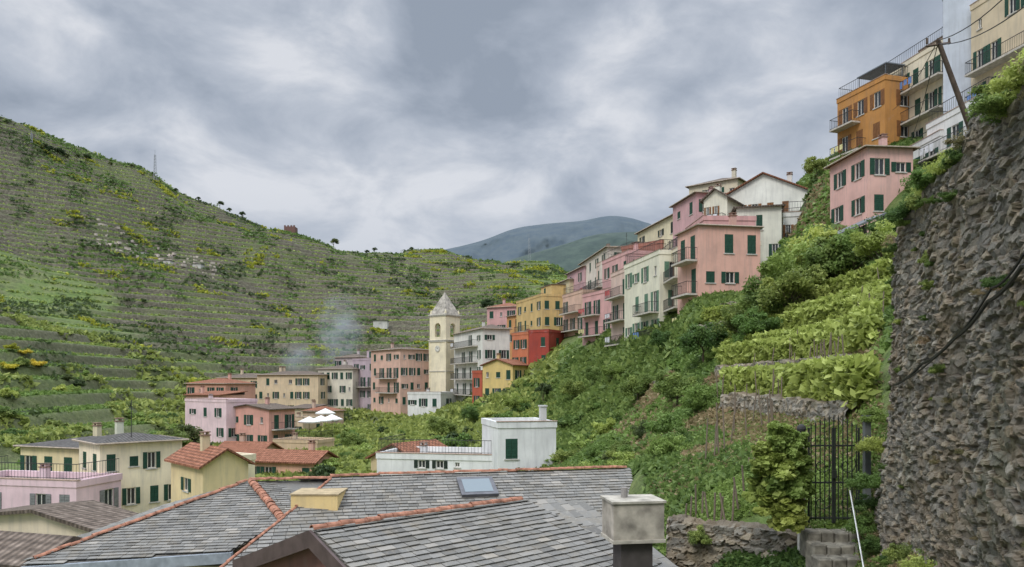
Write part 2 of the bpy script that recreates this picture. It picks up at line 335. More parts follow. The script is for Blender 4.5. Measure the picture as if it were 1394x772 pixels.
def house(A,B,dep,vt,vb,color,label,roof='flat',rmat='brown',rise=1.3,shut='green',cols=3,scols=2,ww=.9,wh=1.45,bal=(),sto=2.85,closed=.3,ext=3.5,rowmax=9,miss=.12,chim=1,rail=False,name="house",top0=1.5,oh=.35,ant=0,hut=0):
    ax,ay=W(*A); bx,by=W(*B); w=math.hypot(bx-ax,by-ay); yaw=math.atan2(by-ay,bx-ax)
    nd=B[1] if B[1]<A[1] else A[1]
    zt=ZV(vt,nd); zb=ZV(vb,nd)-ext; h=zt-zb
    root=empty(name,(ax,ay,zb),yaw)
    rnd=random.Random(int(A[0]*7+vt))
    fac={'f':(Matrix.Identity(4),w,cols),'r':(Matrix.Translation((w,0,0))@Matrix.Rotation(math.pi/2,4,'Z'),dep,scols),
         'l':(Matrix.Translation((0,dep,0))@Matrix.Rotation(-math.pi/2,4,'Z'),dep,scols)}
    mb=MB(); wins=[]
    nrow=max(1,min(rowmax,int((h-ext-.6)/sto+.45)))
    for key,(M,fw,nc_) in fac.items():
        holes=[]
        if nc_>0:
            pit=fw/nc_
            w_=min(ww,pit*.42)
            for r_ in range(nrow):
                zc=h-top0-r_*sto
                if zc-wh/2<ext*.35: continue
                for c in range(nc_):
                    if rnd.random()<miss: continue
                    xc=pit*(c+.5)+rnd.uniform(-.09,.09)*pit
                    q_=rnd.random(); hh=wh*(1 if q_<.75 else .6); wq=w_*(1 if q_<.9 else .6)
                    isb=any(b[0]==key and b[1]==r_ and b[2]*fw<=xc<=b[3]*fw for b in bal)
                    z0=zc-hh/2; z1=zc+hh/2
                    if isb: z0=zc-wh/2-.55; z1=zc+wh/2; wq=w_
                    holes.append((xc-wq/2,xc+wq/2,z0,z1)); wins.append((M,xc,(z0+z1)/2,round(wq,2),round(z1-z0,2),q_<.88 or isb))
        gb=None
        if roof=='gaby' and key=='f': gb=(.5,rise)
        if roof=='gabx' and key!='f': gb=(.5,rise)
        facade(mb,M,fw,h,holes,0,gb)
    mb.poly([(w,dep,0),(0,dep,0),(0,dep,h),(w,dep,h)],0)
    if roof=='gaby': mb.poly([(w,dep,h),(0,dep,h),(w/2,dep,h+rise)],0)
    if roof=='flat':
        t=.22; mb.poly([(0,0,h-.02),(w,0,h-.02),(w,dep,h-.02),(0,dep,h-.02)],1)
        mb.box(-.06,w+.06,-.06,t,h+.003,h+.45,0); mb.box(-.06,w+.06,dep-t,dep+.06,h+.003,h+.45,0)
        mb.box(-.06,t,t+.002,dep-t-.002,h+.003,h+.45,0); mb.box(w-t,w+.06,t+.002,dep-t-.002,h+.003,h+.45,0)
        mb.box(-.1,w+.1,-.1,t+.03,h+.452,h+.50,2)
    wall=mb.obj("wall",[plaster(color),simple("concrete_deck",(.35,.33,.3)),simple("coping",(.42,.3,.24))],root)
    if hut:
        hb=MB(); x0=w*.15 if hut==1 else w*.5; hb.box(x0,x0+w*.4,dep*.4,dep*.9,h-.01,h+2.3,0); hb.box(x0-.15,x0+w*.4+.15,dep*.4-.15,dep*.9+.15,h+2.302,h+2.42,1)
        hb.box(x0+w*.12,x0+w*.12+.8,dep*.4-.03,dep*.4-.002,h+.1,h+2.0,2)
        hb.obj("stair_room",[plaster([c*.95 for c in color]),BRN,simple("painted_shutter_green",SHC['green'],.6)],root)
    if roof!='flat':
        rb=MB(); e=oh; z=h+.02
        if roof=='hip':
            if w>=dep: a=(dep/2,dep/2,z+rise); b=(w-dep/2,dep/2,z+rise)
            else: a=(w/2,w/2,z+rise); b=(w/2,dep-w/2,z+rise)
            q=[(-e,-e,z),(w+e,-e,z),(w+e,dep+e,z),(-e,dep+e,z)]
            if w>=dep: rb.poly([q[0],q[1],b,a]);rb.poly([q[1],q[2],b]);rb.poly([q[2],q[3],a,b]);rb.poly([q[3],q[0],a])
            else: rb.poly([q[0],q[1],a]);rb.poly([q[1],q[2],b,a]);rb.poly([q[2],q[3],b]);rb.poly([q[3],q[0],a,b])
            rb.poly(q[::-1])
            for p,s_ in [(q[0],q[1]),(q[1],q[2]),(q[2],q[3]),(q[3],q[0])]: rb.tube((p[0],p[1],p[2]-.03),(s_[0],s_[1],s_[2]-.03),.07,n=5,mi=1)
        elif roof=='gabx':
            k=rise/(dep/2); zl=z-e*k
            for (y0,z0,y1,z1) in ((-e,zl,dep/2,z+rise),(dep+e,zl,dep/2,z+rise)):
                c=[(-e,y0,z0),(w+e,y0,z0),(w+e,y1,z1),(-e,y1,z1)]; rb.hexa(c+[(p[0],p[1],p[2]+.14) for p in c])
        elif roof=='gaby':
            k=rise/(w/2); zl=z-e*k
            for (x0,z0,x1,z1) in ((-e,zl,w/2,z+rise),(w+e,zl,w/2,z+rise)):
                c=[(x0,-e,z0),(x1,-e,z1),(x1,dep+e,z1),(x0,dep+e,z0)]; rb.hexa(c+[(p[0],p[1],p[2]+.14) for p in c])
        elif roof=='shed':
            c=[(-e,-e,z-.1),(w+e,-e,z-.1),(w+e,dep+e,z+rise),(-e,dep+e,z+rise)]; rb.hexa(c+[(p[0],p[1],p[2]+.14) for p in c])
            rb.poly([(0,dep,h),(w,dep,h),(w,dep,z+rise-.02),(0,dep,z+rise-.02)],1)
        rb.obj("roof",[RM[rmat],simple("eave_trim",(.4,.33,.26))],root)
    for M,xc,zc,w_,h_,shq in wins:
        st='closed' if rnd.random()<closed else 'open'
        wm,sm_=win_mesh(w_,h_,shut)
        o=bpy.data.objects.new("window",wm); o.parent=root; o.matrix_local=M@Matrix.Translation((xc,0,zc)); COL.objects.link(o)
        if not shq: continue
        for sg in (-1,1):
            s=bpy.data.objects.new("shutter",sm_); s.parent=o
            if st=='open': s.location=(sg*(w_/2+w_/4+.02),0,0)
            else: s.location=(sg*(w_/4+.002),.045,0)
            COL.objects.link(s)
    for key,r_,a,b_ in bal:
        M,fw,_=fac[key]; zf=h-top0-r_*sto-wh/2-.56
        bb=MB(); bb.box(a*fw,b_*fw,-1.0,-.002,zf-.16,zf,0)
        o=bb.obj("balcony",[simple("balcony_slab",(.5,.46,.4))],root); o.matrix_local=M
        rr=MB(); railing(rr,a*fw+.04,b_*fw-.04,-.95,zf+.002,1.0); rr.obj("railing",[RAIL],o)
        if rnd.random()<.5:
            ln=MB()
            for i in range(3):
                x=a*fw+.3+i*.6
                if x+.4<b_*fw: ln.box(x,x+.4,-1.02,-1.0,zf+.3+rnd.random()*.2,zf+.95,0)
            if ln.v: ln.obj("laundry",[simple("laundry_cloth",rnd.choice([(.7,.7,.72),(.5,.1,.1),(.15,.25,.5),(.65,.6,.3)]))],o)
    for i in range(chim):
        cx=rnd.uniform(.2,.8)*w; cy=rnd.uniform(.3,.7)*dep; zz=h+(rise*.3 if roof!='flat' else 0)
        cb=MB(); zt2=zz+.9+(rise*.6 if roof!='flat' else 0); cb.box(cx-.25,cx+.25,cy-.22,cy+.22,zz-.2,zt2)
        cb.box(cx-.31,cx+.31,cy-.28,cy+.28,zt2+.002,zt2+.08,1)
        for k in (-.17,.17): cb.box(cx+k-.05,cx+k+.05,cy-.2,cy+.2,zt2+.082,zt2+.22,0)
        cb.box(cx-.3,cx+.3,cy-.26,cy+.26,zt2+.222,zt2+.28,1)
        cb.obj("chimney",[plaster([min(.7,c*.8+.08) for c in color]),simple("chimney_cap",(.25,.16,.12))],root)
    for i in range(ant):
        cx=rnd.uniform(.1,.9)*w; cy=rnd.uniform(.2,.8)*dep; ab=MB(); zz=h
        ab.tube((cx,cy,zz),(cx,cy,zz+3),.03,n=4)
        for k in range(5): ab.tube((cx-.35,cy,zz+2.4+k*.13),(cx+.35,cy,zz+2.4+k*.13),.012,n=3)
        ab.obj("antenna",[RAIL],root)
    if rail:
        rr=MB(); railing(rr,.1,w-.1,.1,h+.5,1.0,True,dep-.1,st=.25); rr.obj("terrace_railing",[RAIL],root)
    top(root,label,"house","houses of the hillside village")
    return root,w,dep,h
house((1322,62),(1440,54),2.5,-60,170,(.68,.56,.39),"tall beige house with balconies above stone wall",cols=5,scols=1,bal=[('f',r,.05,.9) for r in range(1,6)],shut='green')
house((1284,63.5),(1322,62.5),2.5,-25,180,(.56,.60,.66),"tall plain grey plastered house side wall",cols=0,scols=0,chim=0)
house((1205,72),(1296,63.5),7,52,215,(.78,.69,.52),"cream four storey house with roof terrace railing",cols=5,scols=2,bal=[('f',0,.35,.95),('f',1,.05,.95),('f',2,.3,.95),('f',3,.1,.9)],rail=True,shut='green',ant=2,hut=1)
house((1262,61),(1345,54),2,132,260,(.80,.79,.76),"white house with railed balconies below cream house",cols=3,scols=1,bal=[('f',0,.05,.98),('f',1,.05,.98),('f',2,.05,.98)],rail=True,chim=0)
r_,w_,d_,h_=house((1140,74),(1205,68),8,108,240,(.54,.26,.08),"orange house with dark rooftop canopy",cols=3,scols=2,bal=[('f',0,.0,.5),('f',1,.0,.62)],shut='brown',chim=0,rail=True)
cb=MB(); cb.box(2.2,w_-.3,.4,2.6,h_+1.7,h_+1.8)
for x in (2.4,w_-.5):
    for y in (0.5,2.4): cb.tube((x,y,h_+.4),(x,y,h_+1.7),.05,n=5)
cb.obj("canopy",[simple("canopy_metal",(.16,.18,.2),.5)],r_)
house((1130,63.5),(1181,58),3.8,200,325,(.76,.47,.41),"pink house with green shutters and low tiled roof",roof='hip',rmat='terra',rise=.5,cols=2,scols=2,chim=1,ext=6,miss=.0,wh=1.3)
house((1240,63),(1280,59),4,185,270,(.74,.73,.70),"small white house beside pink house",cols=2,scols=1,chim=0,bal=[('f',0,.1,.9)])
house((1096,94),(1140,90),5,236,262,(.60,.54,.42),"small cream house behind trees with tiled roof",roof='shed',rmat='terra',rise=.7,cols=2,scols=1)
house((951,62),(1035,63),4.4,306,405,(.76,.45,.36),"salmon pink house with green shutters on slope",roof='hip',rmat='terra',rise=.3,cols=3,scols=2,bal=[('l',0,.2,.95),('l',1,.2,.95),('l',2,.2,.95)],ext=5,wh=1.6,ww=1.0,closed=.7,oh=.2,miss=.3)
house((978,80),(1103,76),10,260,355,(.82,.81,.73),"large white gabled house with brown shutters",roof='gaby',rmat='terra',rise=2.3,cols=6,scols=3,shut='brown',bal=[('f',1,.35,.75),('f',0,.3,.6),('f',0,.7,.98)],ext=6,chim=1)
house((958,77),(990,75.5),6,268,355,(.78,.74,.60),"cream stepped house beside white gabled house",cols=3,scols=2,bal=[('f',0,.2,.95)],shut='brown',roof='gaby',rmat='brown',rise=.9)
house((1066,73.5),(1099,73),1.5,294,365,(.80,.79,.74),"white projecting block with stacked balconies",cols=2,scols=0,bal=[('f',0,.05,.95),('f',1,.05,.95)],chim=0,rail=True,shut='brown')
house((1003,72),(1064,71),4,280,365,(.76,.75,.64),"white lower block house with small windows",cols=3,scols=1,chim=0,ext=4,roof='shed',rmat='brown',rise=.5,miss=.3)
house((916,93),(948,86),8,262,390,(.62,.38,.38),"mauve pink narrow house with green shutters",cols=2,scols=3,bal=[('f',1,.1,.9)],roof='hip',rmat='brown',rise=.8)
house((938,97),(1004,93),8,243,345,(.70,.62,.46),"cream house with brown hipped roof",roof='hip',cols=4,scols=2,rise=1.3,chim=1)
house((934,76),(958,70),5,300,420,(.66,.38,.36),"dusky pink tall house with stacked railed balconies",cols=2,scols=1,bal=[('f',r,.05,.95) for r in range(4)],chim=1)
house((898,80),(934,69),7,334,492,(.78,.70,.54),"cream house with stacked balconies",cols=3,scols=2,bal=[('f',r,.05,.95) for r in range(5)],shut='brown',ext=5,rail=True,hut=1)
house((850,84),(898,74),7,346,505,(.80,.76,.60),"tall pale cream house with light shutters",cols=4,scols=2,ww=1.0,wh=1.6,shut='lightgreen',ext=5,bal=[('f',1,.5,.98),('f',3,.4,.98),('f',2,.5,.98)],roof='flat',rail=True)
house((868,106),(922,93),8,290,400,(.74,.66,.45),"pale yellow house with dark shutters",cols=4,scols=3,shut='dark',roof='hip',rmat='brown',rise=1.0,ant=1)
house((832,92),(856,86),6,368,505,(.70,.52,.44),"narrow peach house with railed balconies",cols=2,scols=1,bal=[('f',r,.05,.95) for r in range(3)],ext=5,chim=0)
house((820,104),(856,95),7,345,470,(.70,.41,.39),"pink house with roof terrace",cols=3,scols=2,bal=[('f',1,.1,.9),('f',2,.1,.9)],rail=True,ant=1,hut=1)
house((846,102),(902,97),6,331,420,(.42,.18,.13),"rust red house behind cream houses",cols=4,scols=2,chim=1)
house((790,128),(827,111),8,336,460,(.74,.66,.56),"white narrow house with green shutters",cols=4,scols=2,bal=[('f',1,.2,.9),('f',2,.2,.9)],roof='hip',rise=1,ant=1)
house((793,106),(834,98),6,396,495,(.70,.40,.38),"pink house with long balconies",cols=3,scols=2,bal=[('f',0,.05,.6),('f',1,.05,.8)],rail=True,chim=1,ext=5,hut=2)
house((812,117),(836,109),6,352,440,(.70,.54,.44),"pale salmon narrow house with balconies",cols=2,scols=2,bal=[('f',1,.1,.9),('f',2,.1,.9)])
house((772,134),(796,124),7,362,460,(.60,.38,.39),"dusky pink narrow house",cols=2,scols=2,roof='hip',rise=1,bal=[('f',2,.1,.9)])
house((766,122),(794,114),6,398,495,(.68,.46,.35),"apricot house with balconies",cols=3,scols=1,bal=[('f',0,.1,.9),('f',1,.1,.9)],chim=1,rail=True)
house((746,142),(775,130),8,380,475,(.72,.64,.42),"cream yellow house with dark roof",cols=3,scols=2,roof='hip',rmat='slate',rise=1.2)
house((703,142),(738,129),6,403,490,(.66,.47,.20),"ochre yellow house with shuttered windows",cols=4,scols=3,roof='flat',bal=[('f',1,.1,.5)],ant=1,hut=2)
house((690,148),(712,143),6,428,480,(.62,.33,.14),"small orange house with tiled roof",cols=2,scols=1,roof='hip',rmat='terra',rise=.8)
house((697,123),(719,119),6,455,520,(.58,.20,.10),"orange red narrow house with balcony",cols=2,scols=2,bal=[('f',1,.1,.9)])
house((720,119),(747,117),5,452,515,(.38,.07,.05),"dark red house with small windows",cols=2,scols=1,chim=0)
house((663,152),(703,149),8,417,480,(.64,.38,.36),"pink house with red tiled roof",cols=3,scols=1,roof='hip',rmat='terra',rise=1.2)
house((618,141),(657,125),4.9,447,566,(.78,.76,.69),"white house with green shutters and balconies",cols=4,scols=2,roof='hip',rmat='brown',rise=.9,bal=[('f',r,.05,.85) for r in range(5)])
house((657,118),(698,115),6,497,560,(.72,.54,.22),"yellow house with tiled roof",cols=3,scols=2,roof='gaby',rmat='terra',rise=.9,bal=[('f',1,.1,.9)])
house((643,121),(656,118.5),5,508,560,(.50,.12,.07),"narrow red house beside yellow house",cols=1,scols=1,chim=0)
house((505,152),(545,143),6.8,475,570,(.70,.46,.36),"salmon pink four storey house with shuttered windows",cols=4,scols=4,bal=[('f',1,.3,.9),('f',2,.3,.9)],chim=1,roof='hip',rmat='brown',rise=.6,ant=1)
house((480,161),(509,155),7,490,560,(.50,.40,.44),"mauve grey house with shuttered windows",cols=3,scols=1,bal=[('f',1,.1,.9)],hut=1)
house((456,168),(488,165),6,486,540,(.54,.46,.46),"greyish pink house in village centre",cols=3,scols=1,roof='hip',rise=.8)
house((433,160),(480,157),8,502,570,(.74,.68,.56),"off white house with green shutters and brown roof",cols=5,scols=1,roof='hip',rise=1.0)
house((350,158),(433,155),8,510,578,(.72,.57,.38),"long beige house with brown roof",cols=8,scols=2,roof='hip',rise=.8,chim=2)
house((297,164),(352,160),8,514,570,(.70,.55,.37),"beige house with hipped brown roof",cols=5,scols=2,roof='hip',rise=1.0)
house((254,146),(307,142),8,522,570,(.70,.38,.28),"salmon house with orange tiled roof",cols=4,scols=2,roof='hip',rmat='terra',rise=1.0)
house((253,128),(298,125),6,538,580,(.72,.42,.32),"low salmon house with tiled roof",cols=3,scols=1,roof='shed',rmat='terra',rise=.5,chim=1)
house((252,113),(308,106),5,548,620,(.80,.60,.62),"light pink house with few windows",cols=3,scols=2,roof='flat',wh=1.3,miss=.3)
house((309,108),(366,104),5,558,620,(.72,.38,.31),"salmon house with green shutters beside pink house",cols=3,scols=2,roof='gaby',rmat='brown',rise=.6,bal=[('r',0,.1,.9)])
house((370,124),(412,121),5,572,616,(.66,.52,.36),"tan house beside restaurant terrace",cols=4,scols=2,roof='flat',rail=True)
house((392,142),(420,140),5,556,590,(.70,.60,.42),"small cream house behind tan house",cols=3,scols=1,roof='shed',rmat='brown',rise=.5)
house((412,138),(440,136),6,560,590,(.64,.47,.35),"small ochre house with tiled roof",cols=3,scols=1,roof='hip',rmat='terra',rise=.8)
house((372,96),(432,94),4,604,645,(.66,.49,.32),"low ochre house with flat terrace",cols=4,scols=2,roof='flat',rail=True,rowmax=1)
house((555,136),(600,133),6,537,565,(.76,.75,.72),"small white house with flat roof below tower",cols=3,scols=1,rowmax=1)
house((292,82),(352,81),5,618,660,(.59,.38,.28),"low house with orange tiled roof",roof='gabx',rmat='terra',rise=1.0,cols=3,rowmax=1)
house((330,70),(428,68),4,630,670,(.70,.42,.30),"low salmon house with brown tiled roof",roof='gabx',rmat='terra',rise=.8,cols=4,rowmax=1,top0=1.0,wh=1.0)
house((505,63),(570,60),5,628,655,(.62,.5,.3),"small hut house with orange tiled gable",roof='gaby',rmat='terra',rise=1.2,cols=1,scols=1,rowmax=1,chim=0)
house((513,57),(684,55),6,628,665,(.80,.80,.79),"long low white house with flat terrace",cols=7,scols=1,rowmax=1,top0=.35,wh=.6,shut='dark',chim=1,ext=2,rail=True,miss=.3)
r_,w_,d_,h_=house((678,53),(757,54),6,583,652,(.80,.80,.79),"white cubic house with one green window",cols=2,scols=1,rowmax=2,chim=0,miss=.35,closed=1)
cb=MB(); cb.box(w_-1.0,w_-.55,.6,1.05,h_,h_+1.5); cb.box(w_-1.06,w_-.49,.54,1.11,h_+1.502,h_+1.6); cb.obj("chimney",[plaster((.7,.7,.68))],r_)
house((28,60),(136,57),7,611,712,(.82,.68,.42),"olive yellow house with green shutters",roof='hip',rmat='slate',rise=.6,cols=4,scols=1,ext=2,closed=.5,chim=1,sto=2.5,miss=.2)
house((136,52),(248,56),5,604,712,(.90,.79,.58),"pale yellow house with dark hipped roof",roof='hip',rmat='slate',rise=.5,cols=4,scols=2,ext=2,closed=.75,ww=.85,wh=1.2,ant=1,sto=2.5,top0=1.4,miss=.3)
house((246,57),(286,55),4,632,705,(.88,.76,.55),"small pale yellow annex house with balcony",cols=2,scols=1,bal=[('f',0,.05,.95)],ext=2,chim=0)
house((-60,50),(104,48),4,664,730,(.74,.54,.58),"mauve pink house with roof terrace railing",cols=5,scols=2,rail=True,ext=2,shut='grey',closed=.2,sto=2.4,top0=1.2,miss=.3)
house((276,47),(338,49),6,634,700,(.78,.62,.36),"yellow house with orange tiled gable roof",roof='gaby',rmat='terra',rise=.9,cols=1,scols=1,ext=2)
house((-30,30),(150,26.5),1.8,728,800,(.78,.66,.50),"cream plastered house with brown tiled gable roof",roof='gaby',rmat='brown',rise=.5,cols=0,scols=0,ext=2,chim=0)
house((-90,21),(40,20),2.2,768,830,(.5,.42,.33),"low house with weathered brown tiled roof",roof='gabx',rmat='brown',rise=.4,cols=0,scols=0,ext=2,chim=0)
# ------------------------------------------------------------ bell tower
def tower():
    d=141.5; A=W(585,144); B=W(612,140)
    yaw=math.atan2(B[1]-A[1],B[0]-A[0]); 
    s=4.15; zb=ZV(560,d)-4; root=empty("bell_tower",(A[0],A[1],zb),yaw+.12)
    zt=ZV(430,d)-zb; zc=ZV(463,d)-zb
    cr=plaster((.84,.75,.54)); gr=simple("grey_stone_trim",(.56,.53,.46))
    mb=MB()
    Ms=[Matrix.Identity(4),Matrix.Translation((s,0,0))@Matrix.Rotation(math.pi/2,4,'Z'),Matrix.Translation((s,s,0))@Matrix.Rotation(math.pi,4,'Z'),Matrix.Translation((0,s,0))@Matrix.Rotation(-math.pi/2,4,'Z')]
    ow=1.5; z0=zc+.7; zs=zc+2.6
    for M in Ms:
        P=lambda x,z,y=0: M@Vector((x,y,z))
        xl=s/2-ow/2; xr=s/2+ow/2
        mb.poly([P(0,0),P(s,0),P(s,z0),P(0,z0)]); mb.poly([P(0,z0),P(xl,z0),P(xl,zt),P(0,zt)]); mb.poly([P(xr,z0),P(s,z0),P(s,zt),P(xr,zt)])
        n=10; pts=[(s/2-ow/2*math.cos(math.pi*i/n),zs+ow/2*math.sin(math.pi*i/n)) for i in range(n+1)]
        for i in range(n):
            a,b=pts[i],pts[i+1]
            mb.poly([P(a[0],a[1]),P(b[0],b[1]),P(b[0],zt),P(a[0],zt)]); mb.poly([P(a[0],a[1]),P(a[0],a[1],.5),P(b[0],b[1],.5),P(b[0],b[1])])
        mb.poly([P(xl,z0),P(xl,zs),P(xl,zs,.5),P(xl,z0,.5)]); mb.poly([P(xr,z0),P(xr,z0,.5),P(xr,zs,.5),P(xr,zs)])
    mb.poly([(0,0,z0),(s,0,z0),(s,s,z0),(0,s,z0)])
    for x,y in ((0,0),(s,0),(0,s),(s,s)): mb.box(x-.12,x+.12,y-.12,y+.12,0,zc-.3,0)
    mb.obj("wall",[cr],root)
    tr=MB()
    for z,e,t in ((zc-.3,.15,.25),(zc-.05,.25,.16),(zt+.002,.12,.2),(zt+.205,.24,.15),(zc-6,.14,.16)): tr.box(-e,s+e,-e,s+e,z,z+t)
    tr.obj("cornice",[gr],root)
    rf=MB(); zr=zt+.36; e=.05; ap=(s/2,s/2,ZV(395,d)-zb)
    q=[(-e,-e,zr),(s+e,-e,zr),(s+e,s+e,zr),(-e,s+e,zr)]
    for i in range(4): rf.poly([q[i],q[(i+1)%4],ap])
    rf.tube(ap,(ap[0],ap[1],ap[2]+1.0),.05,n=5); rf.tube((ap[0]-.3,ap[1],ap[2]+.7),(ap[0]+.3,ap[1],ap[2]+.7),.04,n=4)
    rf.obj("spire_roof",[simple("pale_spire_slates",(.36,.33,.28),.8,.5,1.6)],root)
    for x,y in ((0.2,0.2),(s-.2,.2),(s-.2,s-.2),(.2,s-.2)):
        pb=MB(); pb.box(x-.16,x+.16,y-.16,y+.16,zr,zr+.5); pb.tube((x,y,zr+.5),(x,y,zr+1.0),.18,.02,n=6); pb.obj("pinnacle",[cr],root)
    for M in (Ms[0],Ms[3]):
        ck=MB(); zk=zc-1.6
        ck.tube((s/2,-.03,zk),(s/2,-.10,zk),.62,n=24,mi=0); ck.tube((s/2,-.101,zk),(s/2,-.13,zk),.52,n=24,mi=1)
        for i in range(12):
            t=i*math.pi/6; ck.tube((s/2+math.sin(t)*.4,-.14,zk+math.cos(t)*.4),(s/2+math.sin(t)*.49,-.14,zk+math.cos(t)*.49),.025,n=4,mi=2)
        ck.tube((s/2,-.15,zk),(s/2+.25,-.15,zk+.2),.025,n=4,mi=2); ck.tube((s/2,-.15,zk),(s/2-.08,-.15,zk+.42),.02,n=4,mi=2)
        o=ck.obj("clock",[gr,simple("clock_face",(.7,.68,.6)),RAIL],root); o.matrix_local=M
    bl=MB(); prof=[(.05,.95),(.25,.85),(.32,.4),(.5,0)]
    for i in range(3): bl.tube((s/2,s/2,zs-.7+prof[i][1]),(s/2,s/2,zs-.7+prof[i+1][1]),prof[i][0],prof[i+1][0],n=14)
    bl.tube((s/2,.3,zs+.3),(s/2,s-.3,zs+.3),.07); bl.obj("bell",[simple("bronze",(.12,.09,.05),.4)],root)
    top(root,"cream stone bell tower with arched belfry and pyramid spire","bell tower")
tower()
# ------------------------------------------------------------ slate roofs
def slate_mat():
    m,nt,b=newmat("slate_tiles"); v=objco(nt); t=attrf(nt,'tint')
    c=ramp(nt,t,[(0,(.14,.135,.125)),(.3,(.195,.19,.175)),(.7,(.255,.245,.225)),(1,(.34,.315,.275))])
    n=noise(nt,2.5,6,v,.75)
    c=mixc(nt,ramp(nt,n,[(.49,(0,0,0)),(.70,(.5,.5,.5))]),c,(.27,.225,.16))
    c=mixc(nt,ramp(nt,noise(nt,13,4,v),[(.57,(0,0,0)),(.72,(.45,.45,.45))]),c,(.38,.36,.31))
    c=mixc(nt,ramp(nt,noise(nt,.6,3,v),[(.5,(0,0,0)),(.75,(.35,.35,.35))]),c,(.15,.135,.10))
    nt.links.new(c,b.inputs['Base Color']); b.inputs['Roughness'].default_value=.75; b.inputs['Specular IOR Level'].default_value=.2; bump(nt,b,noise(nt,22,4,v),.5,.01); return m
SL=slate_mat()
RDG=simple("terracotta_ridge",(.33,.155,.10),.85,.55,6)
def slates(parent,pts,up,rowh=.2,tw=.36,seed=1,name="roof"):
    R=random.Random(seed); P=[Vector(p) for p in pts]; n=(P[1]-P[0]).cross(P[2]-P[0]).normalized()
    if n.z<0: n=-n
    V=Vector(up); V=(V-n*V.dot(n)).normalized(); U=V.cross(n)
    O=P[0]; q=[((p-O).dot(U),(p-O).dot(V)) for p in P]
    b=min(a[1] for a in q); b1=max(a[1] for a in q); mb=MB()
    def span(bb):
        xs=[]
        for i in range(len(q)):
            a,c=q[i],q[(i+1)%len(q)]
            if (a[1]-bb)*(c[1]-bb)<0 : xs.append(a[0]+(c[0]-a[0])*(bb-a[1])/(c[1]-a[1]))
        return (min(xs),max(xs)) if len(xs)>=2 else None
    while b<b1:
        s=span(b+rowh*.5) 
        if s:
            a=s[0]-R.random()*tw
            while a<s[1]:
                w=tw*R.uniform(.8,1.15); x0=max(a,s[0]); x1=min(a+w-.011,s[1])
                if x1-x0>.03:
                    l=R.uniform(-.007,.007); t=.018; hl=.038+R.uniform(-.005,.009); tl=R.uniform(-.004,.004)
                    c=[(x0,b-.02+l,hl-tl),(x1,b-.02+l+R.uniform(-.004,.004),hl+tl),(x1,b+rowh+.05,.004),(x0,b+rowh+.05,.004)]
                    c8=[O+U*x+V*y+n*(z-t) for x,y,z in c]+[O+U*x+V*y+n*z for x,y,z in c]
                    mb.hexa(c8,0,min(1,max(0,R.gauss(.45,.22))))
                a+=w
        b+=rowh
    mb.poly([p-n*.03 for p in P],0,.1)
    return mb.obj(name,[SL],parent,attr='tint')
def ridge(parent,p,q,r=.08,L=.3):
    p=Vector(p);q=Vector(q); d=(q-p); n=max(1,int(d.length/L)); d.normalize(); mb=MB(); R=random.Random(3)
    sd=d.cross(Vector((0,0,1))).normalized(); up=sd.cross(d)
    for i in range(n):
        a=p+d*(i*L)+up*R.uniform(-.015,.018)+sd*R.uniform(-.01,.01); b=a+d*(L+.04)
        k=len(mb.v); m=7
        for c,rr in ((a,r*1.12),(b,r*.92)):
            for lay in (0,.02):
                for j in range(m): t=math.pi*(j/(m-1)); mb.v.append(tuple(c+sd*math.cos(t)*(rr-lay)+up*math.sin(t)*(rr-lay)*.85))
        for j in range(m-1):
            for f in ((k+j,k+j+1,k+2*m+j+1,k+2*m+j),(k+j,k+m+j,k+m+j+1,k+j+1)):
                mb.f.append(f);mb.m.append(0);mb.at.append(0)
    return mb.obj("ridge_tiles",[RDG],parent)
B1=Vector((-5.6,23.2,-3.0)); ru=Vector((.97,.24,0)); rf=Vector((.24,-.97,0)); k=.4
def pB(a,s): return B1+ru*a+rf*s+Vector((0,0,-k*s))
e=empty("house",(-1,26,-10)); e2=Vector(e.location)
def rel(p,o=None): return Vector(p)-e2
slates(e,[rel(pB(0,0)),rel(pB(10,0)),rel(pB(8.6,4)),rel(pB(7.6,6.5)),rel(pB(-4.3,6.5))],-rf+Vector((0,0,k)),.175,.33,1)
slates(e,[rel(pB(10,0)),rel(pB(10,0)-rf*5+Vector((0,0,-2))),rel(pB(0,0)-rf*5+Vector((0,0,-2))),rel(pB(0,0))],rf+Vector((0,0,k)),.4,.5,2,"back_roof")
ridge(e,rel(pB(-.1,0))+Vector((0,0,.05)),rel(pB(10.05,0))+Vector((0,0,.05)))
ridge(e,rel(pB(-4.2,6.35))+Vector((0,0,.03)),rel(pB(0,0))+Vector((0,0,.03)),.045)
wb=MB(); a,b,c,d=[rel(p) for p in (pB(.3,-4.5),pB(9.6,-4.5),pB(7.3,6.2),pB(-3.8,6.2))]
for p,q,z1_,z2_ in ((a,b,-1.9,-1.9),(b,c,-1.9,-2.6),(c,d,-2.6,-2.6),(d,a,-2.6,-1.9)):
    wb.poly([(p.x,p.y,0),(q.x,q.y,0),(q.x,q.y,6.9+z2_),(p.x,p.y,6.9+z1_)])
wb.obj("wall",[plaster((.5,.42,.3))],e)
sk=MB(); upv=(-rf+Vector((0,0,k))).normalized(); nrm=ru.cross(upv)
if nrm.z<0: nrm=-nrm
C=rel(pB(4.4,.95))
def fr(a,b,c): return C+ru*a+upv*b+nrm*c
def slab(mb,a0,a1,b0,b1,c0,c1,mi): mb.hexa([fr(a0,b0,c0),fr(a1,b0,c0),fr(a1,b1,c0),fr(a0,b1,c0),fr(a0,b0,c1),fr(a1,b0,c1),fr(a1,b1,c1),fr(a0,b1,c1)],mi)
slab(sk,-.58,.58,-.55,.55,.05,.14,0); slab(sk,-.45,.45,-.4,.4,.141,.15,1)
